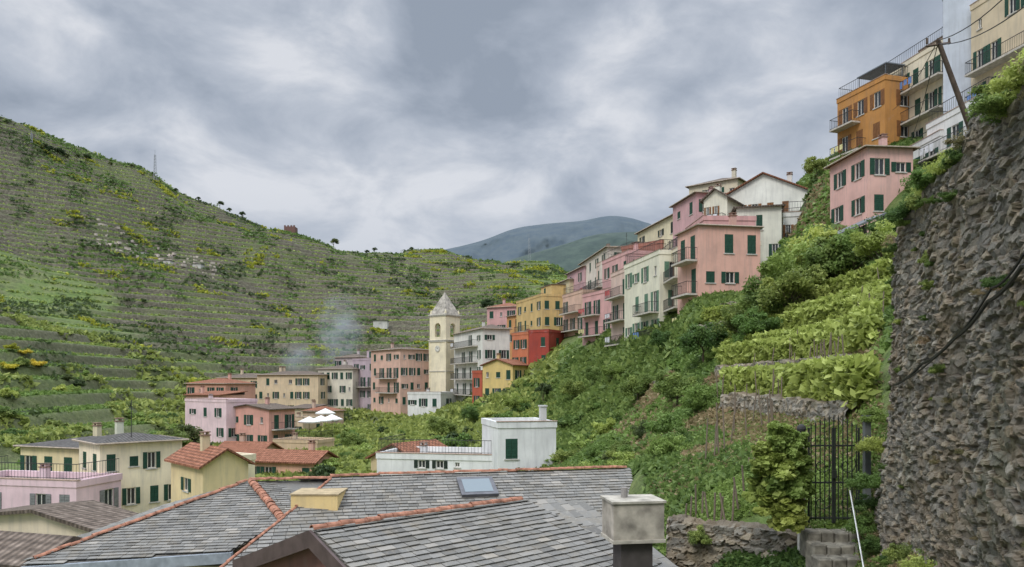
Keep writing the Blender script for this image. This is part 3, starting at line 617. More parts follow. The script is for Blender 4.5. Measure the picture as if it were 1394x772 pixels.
sg,snt,sb=newmat("skylight_glass"); sb.inputs['Base Color'].default_value=(.2,.24,.26,1); sb.inputs['Roughness'].default_value=.15
sk.obj("skylight",[simple("skylight_frame",(.12,.12,.13),.4),sg],e)
top(e,"house with grey slate roof, terracotta ridge and skylight","house")
e=empty("house",(-10,24,-10)); e2=Vector(e.location)
A_=Vector((-8.7,24.6,-3.3)); pc=lambda x,y: Vector((x,y,-3.3+.04*(x+8.7)+.2714*(y-24.6)))
slates(e,[rel(A_),rel(pc(-12.75,20.0)),rel(pc(-12.95,19.55)),rel(pc(-7.55,19.9)),rel(pc(-6.66,21.5))],Vector((0,1,.27)),.175,.33,5)
ridge(e,rel(pc(-12.8,19.8))+Vector((0,0,.05)),rel(A_)+Vector((0,0,.05)),.075)
ridge(e,rel(pc(-6.66,21.5))+Vector((0,0,.05)),rel(A_)+Vector((0,0,.05)),.13,.26)
slates(e,[rel(A_),rel((-6.66,21.5,-4.06)),rel((-5.2,22.4,-3.95)),rel((-5.3,24.4,-3.2))],Vector((-.3,1,.3)),.175,.33,6,"side_roof")
slates(e,[rel(A_),rel((-12.9,19.7,-4.75)),rel((-14.5,23,-5.2)),rel((-13,28,-4.9))],Vector((1,.2,.3)),.3,.4,7,"back_roof")
slates(e,[rel(A_),rel((-5.3,24.4,-3.2)),rel((-5.3,28,-4.6)),rel((-12,28,-4.6))],Vector((0,-1,.3)),.3,.4,8,"back_roof")
ridge(e,rel(A_)+Vector((0,0,.06)),rel((-5.6,24.2,-3.15)),.08)
fb=MB(); p,q=rel(pc(-12.95,19.5)),rel(pc(-7.5,19.85)); vz=lambda y,z: Vector((0,y,z))
fb.hexa([p+vz(-.1,-.3),q+vz(-.1,-.3),q+vz(.05,-.3),p+vz(.05,-.3),p+vz(-.1,-.02),q+vz(-.1,-.02),q+vz(.05,-.02),p+vz(.05,-.02)])
fb.obj("gutter",[simple("gutter_metal",(.3,.33,.36),.5)],e)
wb=MB(); pts=[rel((-12.6,20,-5)),rel((-7.6,20.1,-5)),rel((-5.4,22.4,-4.3)),rel((-5.4,27.6,-4.6)),rel((-13,27.6,-4.9))]
for i in range(5):
    p,q=pts[i],pts[(i+1)%5]; wb.poly([(p.x,p.y,0),(q.x,q.y,0),tuple(q),tuple(p)])
wb.obj("wall",[plaster((.55,.47,.3))],e)
db=MB(); db.box(3.6,4.95,-2.6,-1.4,5.2,6.72); db.box(3.57,4.98,-2.63,-1.37,6.722,6.76,1)
db.obj("dormer",[plaster((.80,.60,.28)),simple("dormer_cap",(.42,.33,.2))],e)
top(e,"house with hipped slate roof and terracotta hip tiles","house")
e=empty("house",(-1,12,-10)); e2=Vector(e.location)
A1=Vector((-3.37,12.96,-2.6)); ra=Vector((.75,.66,0)).normalized(); fa=Vector((.66,-.75,0)).normalized(); k=.33
pA=lambda a,s: A1+ra*a+fa*s+Vector((0,0,-k*abs(s)))
L=4.89
slates(e,[rel(pA(-.1,0)),rel(pA(L,0)),rel(pA(L+.53,2.06)),rel(pA(L+1.1,4.4)),rel(pA(-.1,4.4))],-fa+Vector((0,0,k)),.165,.3,11)
slates(e,[rel(pA(-.1,0)),rel(pA(L,0)),rel(pA(L+.8,-3.5)),rel(pA(-.1,-3.5))],fa+Vector((0,0,k)),.25,.36,12,"back_roof")
slates(e,[rel(pA(L,0)),rel(pA(L+.53,2.06)),rel(pA(L+1.1,4.4)),rel(pA(L+1.4,0)+Vector((0,0,-1.3)))],-ra+Vector((0,0,.6)),.25,.36,13,"hip_roof")
ridge(e,rel(pA(-.15,0))+Vector((0,0,.05)),rel(pA(L+.05,0))+Vector((0,0,.05)),.08,.27)
bb=MB()
for s in (1,-1):
    p=rel(pA(-.16,0)); q=rel(pA(-.16,4.4 if s>0 else -3.5)); dn=Vector((0,0,-.28)); ou=-ra*.05; u3=Vector((0,0,.03))
    bb.hexa([p+dn,q+dn,q+dn+ou,p+dn+ou,p+u3,q+u3,q+ou+u3,p+ou+u3])
bb.obj("bargeboard",[simple("dark_bargeboard",(.10,.07,.065),.6)],e)
wb=MB(); p0=rel(pA(.15,0)); p1=rel(pA(.15,4)); p2=rel(pA(.15,-3.2)); zz=Vector((0,0,-.1))
wb.poly([(p2.x,p2.y,0),(p1.x,p1.y,0),tuple(p1+zz),tuple(p0+zz),tuple(p2+zz)]); p3=rel(pA(L,-3.2)); p4=rel(pA(L+.8,4))
wb.poly([(p2.x,p2.y,0),(p3.x,p3.y,0),tuple(p3+zz),tuple(p2+zz)]); wb.poly([(p1.x,p1.y,0),(p4.x,p4.y,0),tuple(p4+zz*2),tuple(p1+zz)]); wb.poly([(p3.x,p3.y,0),(p4.x,p4.y,0),tuple(p4+zz*2),tuple(p3+zz)])
wb.obj("wall",[plaster((.28,.14,.12))],e)
top(e,"house with weathered slate roof and dark bargeboards","house")
cx,cy=W(861,13.0); ch=empty("chimney",(cx,cy,-8.1),.15); mb=MB()
mb.box(-.28,.28,-.25,.25,0,5.4); mb.obj("chimney_stack",[simple("dark_render",(.08,.07,.065))],ch)
mb=MB(); mb.box(-.45,.45,-.36,.36,5.4,6.02); mb.box(-.48,.48,-.39,.39,6.022,6.06,1); mb.box(-.47,.47,-.38,.38,5.34,5.398,1)
mb.obj("chimney_cap",[simple("weathered_concrete",(.40,.36,.30),.9,.5,3),simple("cap_slab",(.40,.37,.31),.9,.45,4)],ch)
mb=MB(); mb.tube((-.12,.1,6.06),(-.12,.1,6.24),.06,n=12); mb.obj("flue_pipe",[simple("clay_flue",(.3,.28,.26))],ch)
top(ch,"square weathered concrete chimney on dark stack","chimney")
# ------------------------------------------------------------ stone walls
def worley(x,y,sx,sy,seed):
    R=np.random.default_rng(seed); JX=R.random((256,256)); JY=R.random((256,256)); ID=R.random((256,256)); SZ=R.random((256,256))
    gy=y/sy; iy=np.floor(gy).astype(int)
    F1=np.full(x.shape,9.);F2=np.full(x.shape,9.);I=np.zeros(x.shape);DX=np.zeros(x.shape);DY=np.zeros(x.shape)
    for dy in (-1,0,1):
        cy=iy+dy; gx=x/sx+(cy%2)*.5; ix=np.floor(gx).astype(int)
        for dx in (-2,-1,0,1,2):
            c_=ix+dx; jx=JX[c_%256,cy%256]; jy=JY[c_%256,cy%256]
            ax=gx-c_-.05-.9*jx; ay=gy-cy-.1-.8*jy
            d=np.abs(ax)+np.abs(ay)*.9; d=.5*d+.5*np.maximum(np.abs(ax),np.abs(ay))-.3*SZ[c_%256,cy%256]
            n1=d<F1
            F2=np.where(n1,F1,np.minimum(F2,d)); I=np.where(n1,ID[c_%256,cy%256],I); DX=np.where(n1,ax,DX); DY=np.where(n1,ay,DY); F1=np.where(n1,d,F1)
    return F1,F2,I,DX,DY
def wall_mat():
    m,nt,b=newmat("dry_stone"); v=objco(nt); t=attrf(nt,'stone')
    c=ramp(nt,t,[(0,(.12,.115,.10)),(.25,(.20,.19,.165)),(.5,(.27,.255,.215)),(.7,(.32,.265,.195)),(.84,(.39,.33,.235)),(1,(.50,.47,.40))])
    c=mixc(nt,ramp(nt,noise(nt,22,6,v,.8),[(.4,(0,0,0)),(.68,(.6,.6,.6))]),c,(.36,.32,.25))
    c=mixc(nt,ramp(nt,noise(nt,40,4,v,.7),[(.5,(0,0,0)),(.7,(.45,.45,.45))]),c,(.11,.10,.08))
    c=mixc(nt,ramp(nt,noise(nt,.9,5,v,.65),[(.48,(0,0,0)),(.64,(.6,.6,.6))]),c,(.23,.165,.095))
    c=mixc(nt,ramp(nt,noise(nt,.7,4,mapping(nt,v,(1,1,.6))),[(.56,(0,0,0)),(.7,(.5,.5,.5))]),c,(.10,.11,.04))
    c=mixc(nt,attrf(nt,'gap'),c,(.15,.115,.075))
    nt.links.new(c,b.inputs['Base Color']); bump(nt,b,noise(nt,26,6,v,.85),1.,.03); return m
WMAT=wall_mat()
def stonewall(path,zb,zt,label,sx=.2,sz=.1,res=.022,batter=.07,depth=.6,seed=1,amp=.07,topn=.3,bulge=.35):
    P=np.array(path,float); seg=np.hypot(*(P[1:]-P[:-1]).T); S=np.concatenate([[0],np.cumsum(seg)]); Lh=S[-1]
    s=np.arange(0,Lh,res); X=np.interp(s,S,P[:,0]); Y=np.interp(s,S,P[:,1])
    kk=max(3,int(.5/res)); ker=np.ones(kk)/kk
    Xs=np.convolve(np.pad(X,kk,mode='edge'),ker,'same')[kk:-kk]; Ys=np.convolve(np.pad(Y,kk,mode='edge'),ker,'same')[kk:-kk]
    tx=np.gradient(Xs); ty=np.gradient(Ys); l=np.hypot(tx,ty)+1e-9; nx,ny=ty/l,-tx/l
    b0=zb(s,Xs,Ys); t0=zt(s,Xs,Ys)+(fbm(s*1.6,s*0,4,seed)-.45)*topn*2
    nz=int((t0-b0).max()/res)+1; nt_=max(3,int(depth/(res*2)))
    SS,JJ=np.meshgrid(s,np.linspace(0,1,nz)); Zg=b0+(t0-b0)*JJ
    k_=sx/.2
    A_1=SS+(fbm(SS*1.6/k_,Zg*2.5/k_,3,4)-.45)*.4*k_; B_1=Zg+(fbm(SS*.6/k_,Zg*1.6/k_,3,7)-.45)*.28*k_+(fbm(SS*4/k_,Zg*4/k_,2,27)-.4)*.04*k_
    F1,F2,I,DX,DY=worley(A_1,B_1,sx,sz,seed)
    e_=F2-F1+(fbm(SS*16/k_,Zg*16/k_,2,3)-.4)*.13; body=sm(e_,0.0,.10)
    I2=(I*7.13)%1; I3=(I*13.7)%1
    disp=amp*body*(.15+1.3*I2**2+(I-.5)*.9*DX+(I3-.5)*1.3*DY)+(fbm(SS*.7,Zg*.7,4,seed+2)-.45)*bulge+(fbm(SS*16,Zg*22,3,seed+5)-.45)*.03
    off=disp-(Zg-b0)*batter
    VX=Xs+nx*off; VY=Ys+ny*off; VZ=Zg+(fbm(SS*6,Zg*6,2,seed+8)-.4)*.02
    gap=1-sm(e_,.01,.09)
    k2=np.linspace(0,1,nt_)[1:]
    TX_=np.array([VX[-1]-nx*depth*q for q in k2]); TY_=np.array([VY[-1]-ny*depth*q for q in k2]); TZ_=np.array([VZ[-1]+(fbm(s*5,s*0+q*6,3,seed)-.45)*.25 for q in k2])
    VX=np.vstack([VX,TX_]);VY=np.vstack([VY,TY_]);VZ=np.vstack([VZ,TZ_]); I=np.vstack([I,np.tile(I[-1],(len(k2),1))]); gap=np.vstack([gap,np.full((len(k2),len(s)),.6)])
    VX=np.vstack([VX,VX[-1]]);VY=np.vstack([VY,VY[-1]]);VZ=np.vstack([VZ,b0]);I=np.vstack([I,I[-1]]);gap=np.vstack([gap,gap[-1]])
    a,c=VX.shape; ii=np.arange(a*c).reshape(a,c); ff=np.stack([ii[:-1,:-1],ii[:-1,1:],ii[1:,1:],ii[1:,:-1]],-1).reshape(-1,4)
    o=mk("stone_wall",np.stack([VX,VY,VZ],-1).reshape(-1,3),ff,[WMAT],attrs={'stone':('POINT',I.ravel()),'gap':('POINT',gap.ravel())},smooth=False)
    top(o,label,"stone wall"); return o,VX,VY,VZ,nx,ny,nz
_,WX,WY,WZ,WNX,WNY,WNZ=stonewall([(8.6,14.6),(6.6,13.4),(6.15,12.3),(2.9,2.6)],lambda s,x,y:np.full_like(s,-4.2),lambda s,x,y:2.45+.42*np.clip(s-3,0,2)-.06*s,"tall rough dry stone wall with loose grey stones",seed=3,sx=.19,sz=.065,amp=.05,batter=.05,res=.017,topn=.5,bulge=.4)
stonewall([W(900,15.6),W(1000,14.9),W(1094,13.8)],lambda s,x,y:np.full_like(s,-6.5),lambda s,x,y:-2.95+0*s,"low dry stone retaining wall below garden terrace",seed=5,res=.03,batter=.08,topn=.08,bulge=.2)
def contour(z,ua,ub,d0,d1,n=14):
    us=np.linspace(ua,ub,n); ds=np.linspace(d0,d1,160); pts=[]
    for u in us:
        x=(u-U0)/F*ds; h=H(x,ds); k=np.argmax(h>=z)
        if h[k]>=z and k>0: pts.append((x[k],ds[k]))
    return pts
WP=[]
for i,(z,ua,ub,d0,d1) in enumerate(((-1.2,960,1180,17,32),(.2,930,1190,20,42),(1.8,920,1200,24,46),(3.6,900,1200,28,56),(5.4,960,1210,30,58),(-.6,840,900,34,60),(1.4,830,910,40,68))):
    pts=contour(z,ua,ub,d0,d1)
    if len(pts)>4:
        P_=np.array(pts); P_[1:-1]=(P_[:-2]+P_[1:-1]+P_[2:])/3
        for a_,b_ in zip(P_[:-1],P_[1:]):
            for t in np.linspace(0,1,6): WP.append(a_+(b_-a_)*t)
        stonewall([tuple(p) for p in P_],lambda s,x,y,z=z:np.full_like(s,z-1.2),lambda s,x,y,z=z:np.full_like(s,z+.65),"garden terrace dry stone wall on green slope",seed=7+i,res=.05,sx=.3,sz=.12,amp=.06,topn=.2,batter=.1,bulge=.2)
WP=np.array(WP)
def clear(x,y,rad):   # False just in front of a terrace wall
    x=np.atleast_1d(x); y=np.atleast_1d(y); out=np.ones(len(x),bool)
    for i in range(0,len(x),8000):
        s=slice(i,i+8000); dx=x[s,None]-WP[:,0]; dy=y[s,None]-WP[:,1]
        out[s]=~(((np.abs(dx)<rad)&(dy<.5)&(dy>-rad)).any(1))
    return out
# ------------------------------------------------------------ vegetation
def leafquads(c,s,R,bias=None,asp=.5):
    n=len(c); nrm=R.normal(size=(n,3)); 
    if bias is not None: nrm=nrm*.6+bias
    nrm/=np.linalg.norm(nrm,axis=1)[:,None]+1e-9
    t=np.cross(nrm,R.normal(size=(n,3))); t/=np.linalg.norm(t,axis=1)[:,None]+1e-9; b=np.cross(nrm,t)
    s=np.asarray(s).reshape(-1,1); V=np.stack([c-t*s,c+b*s*asp,c+t*s,c-b*s*asp],1).reshape(-1,3)
    return V,np.arange(4*n).reshape(n,4)
def crown(name,ncl,nl,size,rad,seed,mat,zc=0.,flat=.1,asp=.5):
    R=np.random.default_rng(seed); d=R.normal(size=(ncl,3)); d/=np.linalg.norm(d,axis=1)[:,None]; d[:,2]=np.where(d[:,2]<-flat,-d[:,2]*.3-.1,d[:,2])
    cc=d*np.array(rad)*(.35+.6*R.random((ncl,1))); cr=(.16+.22*R.random(ncl))*np.mean(rad)
    k=R.integers(0,ncl,nl); q=R.normal(size=(nl,3)); q/=np.linalg.norm(q,axis=1)[:,None]
    p=cc[k]+q*(cr[k]*(.45+.75*R.random(nl)**1.5))[:,None]*np.array([1,1,.8]); p[:,2]+=zc
    V,Fq=leafquads(p,size*(.5+.9*R.random(nl)),R,q*.7,asp)
    tint=np.clip(R.random(ncl)[k]*.6+.4*R.random(nl),0,1)
    return mk(name,V,Fq,[mat],attrs={'tint':('FACE',tint)},link=False)
GL=leafmat("green_leaves",(.06,.11,.026),(.15,.24,.055),(.26,.36,.09))
GL2=leafmat("bright_leaves",(.11,.17,.032),(.23,.34,.07),(.36,.49,.13))
DK=leafmat("dark_leaves",(.035,.06,.022),(.08,.125,.043),(.145,.20,.07))
YL=leafmat("yellow_broom",(.16,.20,.03),(.52,.48,.03),(.76,.70,.06))
BR=leafmat("dry_leaves",(.14,.14,.055),(.26,.23,.10),(.36,.28,.15))
near=[crown("bush",30,6500,.055,(1,1,.85),i,m) for i,m in enumerate((GL,GL2,GL,DK,GL2))]
ivy=crown("bush",40,5200,.17,(1,1,1),61,GL2,flat=.9,asp=.8)
nbr=crown("bush",20,2600,.045,(1,1,.7),31,BR)
farb=[crown("bush",22,1800,.11,(1,1,.85),10+i,m) for i,m in enumerate((GL,GL2,DK,GL,GL2))]
yb=crown("bush",18,1500,.10,(1,1,.8),21,YL)
LBL={GL:"leafy green bush on terraced slope",GL2:"bright green leafy bush on slope",DK:"dark evergreen bush on slope",YL:"yellow flowering broom bush on slope",BR:"dry brownish green shrub on stone wall"}
rb=random.Random(11)
def bush(me,x,y,z,s,sz=None,lab=None):
    o=bpy.data.objects.new("bush",me); o.location=(x,y,z); o.scale=(s*rb.uniform(.85,1.3),s*rb.uniform(.85,1.3),(sz or s)*rb.uniform(.7,1.1)); o.rotation_euler=(0,0,rb.uniform(0,6.28)); COL.objects.link(o)
    top(o,lab or LBL[me.materials[0]],"bush","bushes on the hillside"); return o
cu=[700,760,800,850,930,960,1040,1100,1130,1240]; cdm=[104,94,82,62,58,52,50,46,41,40]
for i in range(170):
    u=rb.uniform(705,1235); dm=np.interp(u,cu,cdm); d=17+(dm-17)*rb.random()**.9
    if u<860 and d<30: continue
    if 900<u<1100 and d<24: continue
    x,y,z=Hp(u,d); s=rb.uniform(.28,.78)*(1+d/85)
    if not clear(x,y,2.6)[0]: continue
    me=rb.choice(near if d<45 else farb); bush(me,x,y,z+s*.25,s)
for i in range(46):
    u=rb.uniform(425,720); d=rb.uniform(62,118); x,y,z=Hp(u,d); s=rb.uniform(.8,1.7)
    bush(rb.choice(farb),x,y,z+s*.2,s)
for i in range(46):
    u=rb.uniform(-60,235); d=rb.uniform(84,140); x,y,z=Hp(u,d); s=rb.uniform(.7,1.8)
    bush(rb.choice(farb),x,y,z+s*.2,s)
for u,d in ((15,128),(35,130),(50,127),(150,104),(158,105),(10,120)):
    x,y,z=Hp(u,d); bush(yb,x,y,z+.8,1.4)
jj=np.random.default_rng(5)
for i in range(34):
    c=int(jj.integers(110,int(WX.shape[1]*.86))); s=float(jj.uniform(.12,.34)); m_=rb.choice([nbr,near[0],near[2],near[1],near[1]])
    bush(m_,WX[WNZ-1,c]-WNX[c]*.05,WY[WNZ-1,c],WZ[WNZ-1,c]-.08,s,lab="scruffy shrub growing on top of stone wall")
for i in range(60):
    a=int(WNZ*(1-.7*jj.random()**1.6))-3; c=int(jj.integers(100,WX.shape[1]-60)); s=float(jj.uniform(.035,.14))
    if a>WNZ*.85: s*=1.6
    bush(rb.choice([near[0],near[1],nbr,near[2]]),WX[a,c]+WNX[c]*.02,WY[a,c]+WNY[c]*.02,WZ[a,c],s,lab="small weed rooted in stone wall joint")
for i in range(12):
    c=int(150+i*26); s=float(jj.uniform(.12,.3)); a=int(WNZ*.2)
    bush(rb.choice([near[0],near[1],near[2],nbr]),WX[a,c]+WNX[c]*.12,WY[a,c],float(H(np.array([WX[a,c]]),np.array([WY[a,c]]))[0])+.1,s,lab="leafy weeds along the foot of stone wall")
for u,d,v,s in ((1062,13.6,688,.36),(1048,13.7,668,.32),(1076,13.5,660,.32),(1060,13.6,636,.36),(1050,13.7,614,.30),(1074,13.55,608,.30),(1063,13.6,590,.26),(1070,13.45,708,.26),(1084,13.45,630,.2),(1040,13.8,640,.25),(1085,13.45,600,.18)):
    x,y=W(u,d); bush(ivy,x,y,ZV(v,d),s,None,"dense broad leaved ivy covering the gate pillar")
for u,d,v,s in ((1120,18,640,.6),(1165,17.5,630,.6),(1190,14.6,650,.4),(1185,13.2,690,.35),(950,15.3,735,.3),(1180,12.9,660,.3),(1178,13.0,720,.3),(1190,12.4,745,.22),(1188,13.6,610,.35),(1192,14.0,570,.3)):
    x,y=W(u,d); bush(rb.choice(near),x,y,ZV(v,d),s)
bark=simple("bark",(.12,.09,.065),.9,.4,6)
def tree_meshes(h,cr,mat,seed,nl,ls):
    R=random.Random(seed); mb=MB(); p=Vector((0,0,-.5)); r=h*.035
    for i in range(5):
        q=p+Vector((R.uniform(-.08,.08)*h*.5,R.uniform(-.08,.08)*h*.5,h*.15)); mb.tube(p,q,r,r*.82,7); r*=.82; p=q
        if i>1:
            for j in range(3):
                a=R.uniform(0,6.28); t=p+Vector((math.cos(a),math.sin(a),.8))*cr*.7; mb.tube(p,t,r*.6,r*.15,5)
    return mb.obj("trunk",[bark],link=False),crown("crown",32,nl,ls,(cr,cr,cr*.85),seed,mat,zc=h*.68,flat=.6)
TM_=[tree_meshes(3.2,2.1,GL2,41,8000,.12),tree_meshes(3.6,2.4,GL,42,8000,.13),tree_meshes(5.5,1.8,DK,43,4500,.13)]
def tree(u,d,s,k,lab="broad leafy green tree with rounded crown",dz=0):
    x,y,z=Hp(u,d); e=empty("tree",(x,y,z+dz),rb.uniform(0,6)); e.scale=(s*1.1,s*1.1,s)
    for n_,m_ in zip(("trunk","crown"),TM_[k]):
        o=bpy.data.objects.new(n_,m_); o.parent=e; COL.objects.link(o)
    top(e,lab,"tree","trees on the hillside")
for u,d,s,k in ((1165,41,.75,0),(1120,44,.95,0),(1088,43,.95,0),(1200,37,.65,0),(1050,43,.75,1),(1010,45,.65,1),(960,48,.65,1),(1075,46,.8,0),(1140,42,.8,1),(1112,76,.6,1),(1080,41,.75,1),(1105,47,.9,0),(1215,40,.6,1),(1030,40,.6,0),
   (870,56,.55,1),(905,60,.5,1),(835,72,.55,0),(812,80,.55,1),(780,80,.65,1),(740,90,.6,2),(700,94,.7,0),(640,102,.6,1),(480,96,.7,1),(600,92,.7,1),(255,82,.9,2),(230,80,1.,1),(205,82,1.,0),(270,84,.7,2),(920,40,.5,1)):
    tree(u,d,s,k)
for u,d,s in ((60,300,.8),(68,301,.9),(80,304,1.1),(90,306,.8),(118,316,.9),(105,312,.7),(300,358,.8),(312,360,.7),(330,364,.9),(455,388,1.2),(180,334,.6),(150,322,.6),(240,345,.6),(500,398,.7),(560,405,.7),(665,240,1.2),(510,410,.8),(270,352,.6)):
    tree(u,d,s,2,"dark conifer tree standing on hill ridge")
def stuff(name,X,Y,Z,s,mat,label,k=3,spread=.4,seed=5):
    R=np.random.default_rng(seed); n=len(X); c=np.repeat(np.stack([X,Y,Z],1),k,0); ss=np.repeat(s,k); c=c+R.normal(size=c.shape)*ss[:,None]*spread*np.array([1,1,.6]); c[:,2]+=ss*.4
    V,Fq=leafquads(c,ss*(.5+R.random(len(ss))),R,np.array([0,0,.35]))
    o=mk(name,V,Fq,[mat],attrs={'tint':('FACE',np.clip(np.repeat(R.random(n),k)*.6+.4*R.random(n*k),0,1))}); o["kind"]="stuff"; o["label"]=label; return o
R=np.random.default_rng(77)
def samp(n,u0,u1,d0,d1):
    u=R.uniform(u0,u1,n); d=np.exp(R.uniform(np.log(d0),np.log(d1),n)); x=(u-U0)/F*d; return u,d,x,H(x,d)
def okz(u,d): return ~((u<880)&(d<26))&~((u>1160)&(d<15.2))
u,d,x,z=samp(75000,700,1290,15,110); m1=okz(u,d)&(fbm(x/4,d/4,2,33)>.35)&clear(x,d,1.2)
stuff("undergrowth",x[m1],d[m1],z[m1],.05+.0034*d[m1],GL,"dense green undergrowth and weeds on slope")
u,d,x,z=samp(65000,700,1290,15,110); m=okz(u,d)&(fbm(x/5,d/5,2,51)>.38)&clear(x,d,1.2)
stuff("undergrowth",x[m],d[m],z[m],.04+.0032*d[m],GL2,"bright green weeds and vines",seed=6)
u,d,x,z=samp(30000,700,1200,15,80); m=okz(u,d)&(fbm(x/5,d/5,2,81)>.43)
stuff("dry_grass",x[m],d[m],z[m],.03+.003*d[m],BR,"patches of dry brown grass",seed=7)
VX_=[];VY_=[];VZ_=[]
for z_,ua,ub,d0,d1 in ((-.6,960,1190,17,34),(.9,930,1200,21,44),(1.3,940,1200,22,45),(2.5,930,1210,26,50),(3.0,930,1210,27,50),(4.4,930,1210,29,56)):
    pts=contour(z_,ua,ub,d0,d1,60); P_=np.array(pts)
    for a_,b_ in zip(P_[:-1],P_[1:]):
        if np.hypot(*(a_-b_))>3: continue
        t=R.random((60,1)); q=a_+(b_-a_)*t+R.normal(size=(60,2))*.12; VX_+=list(q[:,0]); VY_+=list(q[:,1]); VZ_+=list(z_+R.uniform(.0,1.1,60))
VX_=np.array(VX_);VY_=np.array(VY_);VZ_=np.array(VZ_)
stuff("vine_rows",VX_,VY_,VZ_,np.full(len(VX_),.15),GL2,"rows of staked vines on garden terraces",seed=71)
u,d,x,z=samp(24000,740,1010,56,100); stuff("undergrowth",x,d,z,.22+.003*d,GL,"green scrub below the houses",seed=37)
u,d,x,z=samp(34000,900,1200,13.9,27); m=~((u<1095)&(d<15.7))&~((u>1150)&(d<14.5))
stuff("grass",x[m],d[m],z[m],.045+0*d[m],GL2,"short green grass on garden terrace",seed=17,k=3,spread=1.)
u,d,x,z=samp(26000,1090,1300,9,15.6); m=~((u<1170)&(d>11.9)&(d<14.2))
stuff("grass",x[m],d[m],z[m],.04+0*d[m],GL,"weedy grass beside the steps",seed=18,k=3,spread=1.)
u,d,x,z=samp(9000,1090,1300,9,15.6); m=~((u<1170)&(d>11.9)&(d<14.2))
stuff("dry_grass",x[m],d[m],z[m],.04+0*d[m],BR,"dry grass beside the steps",seed=28,k=3,spread=1.)
u,d,x,z=samp(14000,900,1100,9.5,15.2); stuff("undergrowth",x,d,z,.07+0*d,GL,"weeds below the retaining wall",seed=38)
u,d,x,z=samp(32000,-150,760,62,175); m=(u>240)|(fbm(x/12,d/12,3,95)>.42)
stuff("undergrowth",x[m],d[m],z[m],.22+.003*d[m],GL,"green scrub in valley",seed=8)
n=380000; u=R.uniform(-120,800,n); d=np.sqrt(R.uniform(88**2,455**2,n)); x=(u-U0)/F*d; z,f,mk_=H(x,d,True)
keep=((f>.22)&(f<.5))&(fbm(x/9,d/9,3,60)>.3)
m=keep&(R.random(n)<.6); stuff("vineyard_rows",x[m],d[m],z[m],.2+.0009*d[m],GL,"rows of vines on hillside terraces",k=2,spread=.5,seed=9)
m=keep&(R.random(n)<.5); stuff("vineyard_rows",x[m],d[m],z[m],.2+.0009*d[m],GL2,"bright rows of vines on hillside terraces",k=2,spread=.5,seed=19)
far_=d>160
m=(fbm(x/12,d/12,4,63)>.59)&(R.random(n)<.24); stuff("hillside_scrub",x[m],d[m],z[m],.3+.0012*d[m],DK,"dark scrub patches on terraced hill",k=3,spread=.7,seed=10)
m=far_&(fbm(x/14,d/14,3,66)>.56)&(R.random(n)<.2); stuff("hillside_scrub",x[m],d[m],z[m],.3+.0012*d[m],GL,"green scrub on terraced hill",k=3,spread=.7,seed=12)
m=far_&(fbm(x/13,d/7,3,90)>.64)&(R.random(n)<.38); stuff("yellow_broom_patches",x[m],d[m],z[m]+.3,.3+.0012*d[m],YL,"yellow flowering broom patches on hill",k=3,spread=.8,seed=11)
u,d,x,z=samp(26000,-120,240,86,150); z,f,_m=H(x,d,True); m=(f<.55)
stuff("vineyard_rows",x[m],d[m],z[m],.32+0*d[m],GL2,"vines on lower terraces",k=2,spread=.6,seed=29)
mb=MB(); 
for i in range(150):
    uu=130+170*rb.random(); dd=rb.uniform(252,274)+(uu-130)*.08; xx,yy=W(uu,dd)
    s=rb.uniform(.2,.8); hz_=float(H(np.array([xx]),np.array([yy]))[0]); M=Matrix.Translation((xx,yy,hz_+.3))@Matrix.Rotation(rb.random()*3,4,'Z')
    mb.box(-s,s,-s*.6,s*.6,-.5,s*.6,0,M)
o=mb.obj("rubble",[simple("pale_rubble",(.50,.43,.38),.9,.5,.3)]); o["kind"]="stuff"
# ------------------------------------------------------------ gate, steps, poles
IR=simple("gate_iron",(.03,.035,.03),.5)
gx0,gy=W(1101,14); gx1,_=W(1169,14); gz=ZV(712,14); ge=empty("iron_gate",(gx0,gy,gz)); gw=gx1-gx0; gh=1.9
mb=MB()
for z in (.08,.75,1.45): mb.box(0,gw,-.015,.015,z,z+.03)
for x in (0,gw/2-.02,gw/2+.02,gw): mb.tube((x,0,0),(x,0,gh-.1),.02,n=6)
nb=11
for i in range(nb):
    x=gw*(i+.5)/nb; hh=gh-.15+.22*math.sin(math.pi*(i+.5)/nb); mb.tube((x,0,.05),(x,0,hh),.012,n=5); mb.tube((x,0,hh),(x,0,hh+.09),.02,.002,n=5)
mb.obj("gate_bars",[IR],ge)
mb=MB()
for cx_ in (gw*.25,gw*.75):
    for zz_ in (1.1,.4):
        for i in range(14):
            a=i*.5; r0=.02+.012*i; r1=.02+.012*(i+1); mb.tube((cx_+math.cos(a)*r0,-.02,zz_+math.sin(a)*r0),(cx_+math.cos(a+.5)*r1,-.02,zz_+math.sin(a+.5)*r1),.009,n=4)
mb.obj("scroll_ornament",[IR],ge)
mb=MB(); mb.box(gw*.46,gw*.54,-.05,-.02,.85,1.0); mb.obj("lock",[IR],ge)
top(ge,"dark wrought iron gate with scrolls beside ivy pillar","gate")
def pillar(u,v0,v1,wd,label,mat,fin,dd=14.):
    x,y=W(u,dd); zb=ZV(v1,dd); e=empty("gate_pillar",(x,y,zb)); h=ZV(v0,dd)-zb; mb=MB()
    mb.box(-wd,wd,-wd,wd,-.4,h); mb.box(-wd-.015,wd+.015,-wd-.015,wd+.015,h+.002,h+.04); mb.obj("pillar_shaft",[mat],e)
    if fin:
        mb=MB(); 
        for i in range(6):
            a0=-math.pi/2+math.pi*i/6; a1=a0+math.pi/6; mb.tube((0,0,h+.12+fin*math.sin(a0)),(0,0,h+.12+fin*math.sin(a1)),max(.01,fin*math.cos(a0)),max(.01,fin*math.cos(a1)),n=12)
        mb.obj("ball_finial",[simple("dark_finial",(.05,.05,.05))],e)
    top(e,label,"gate pillar")
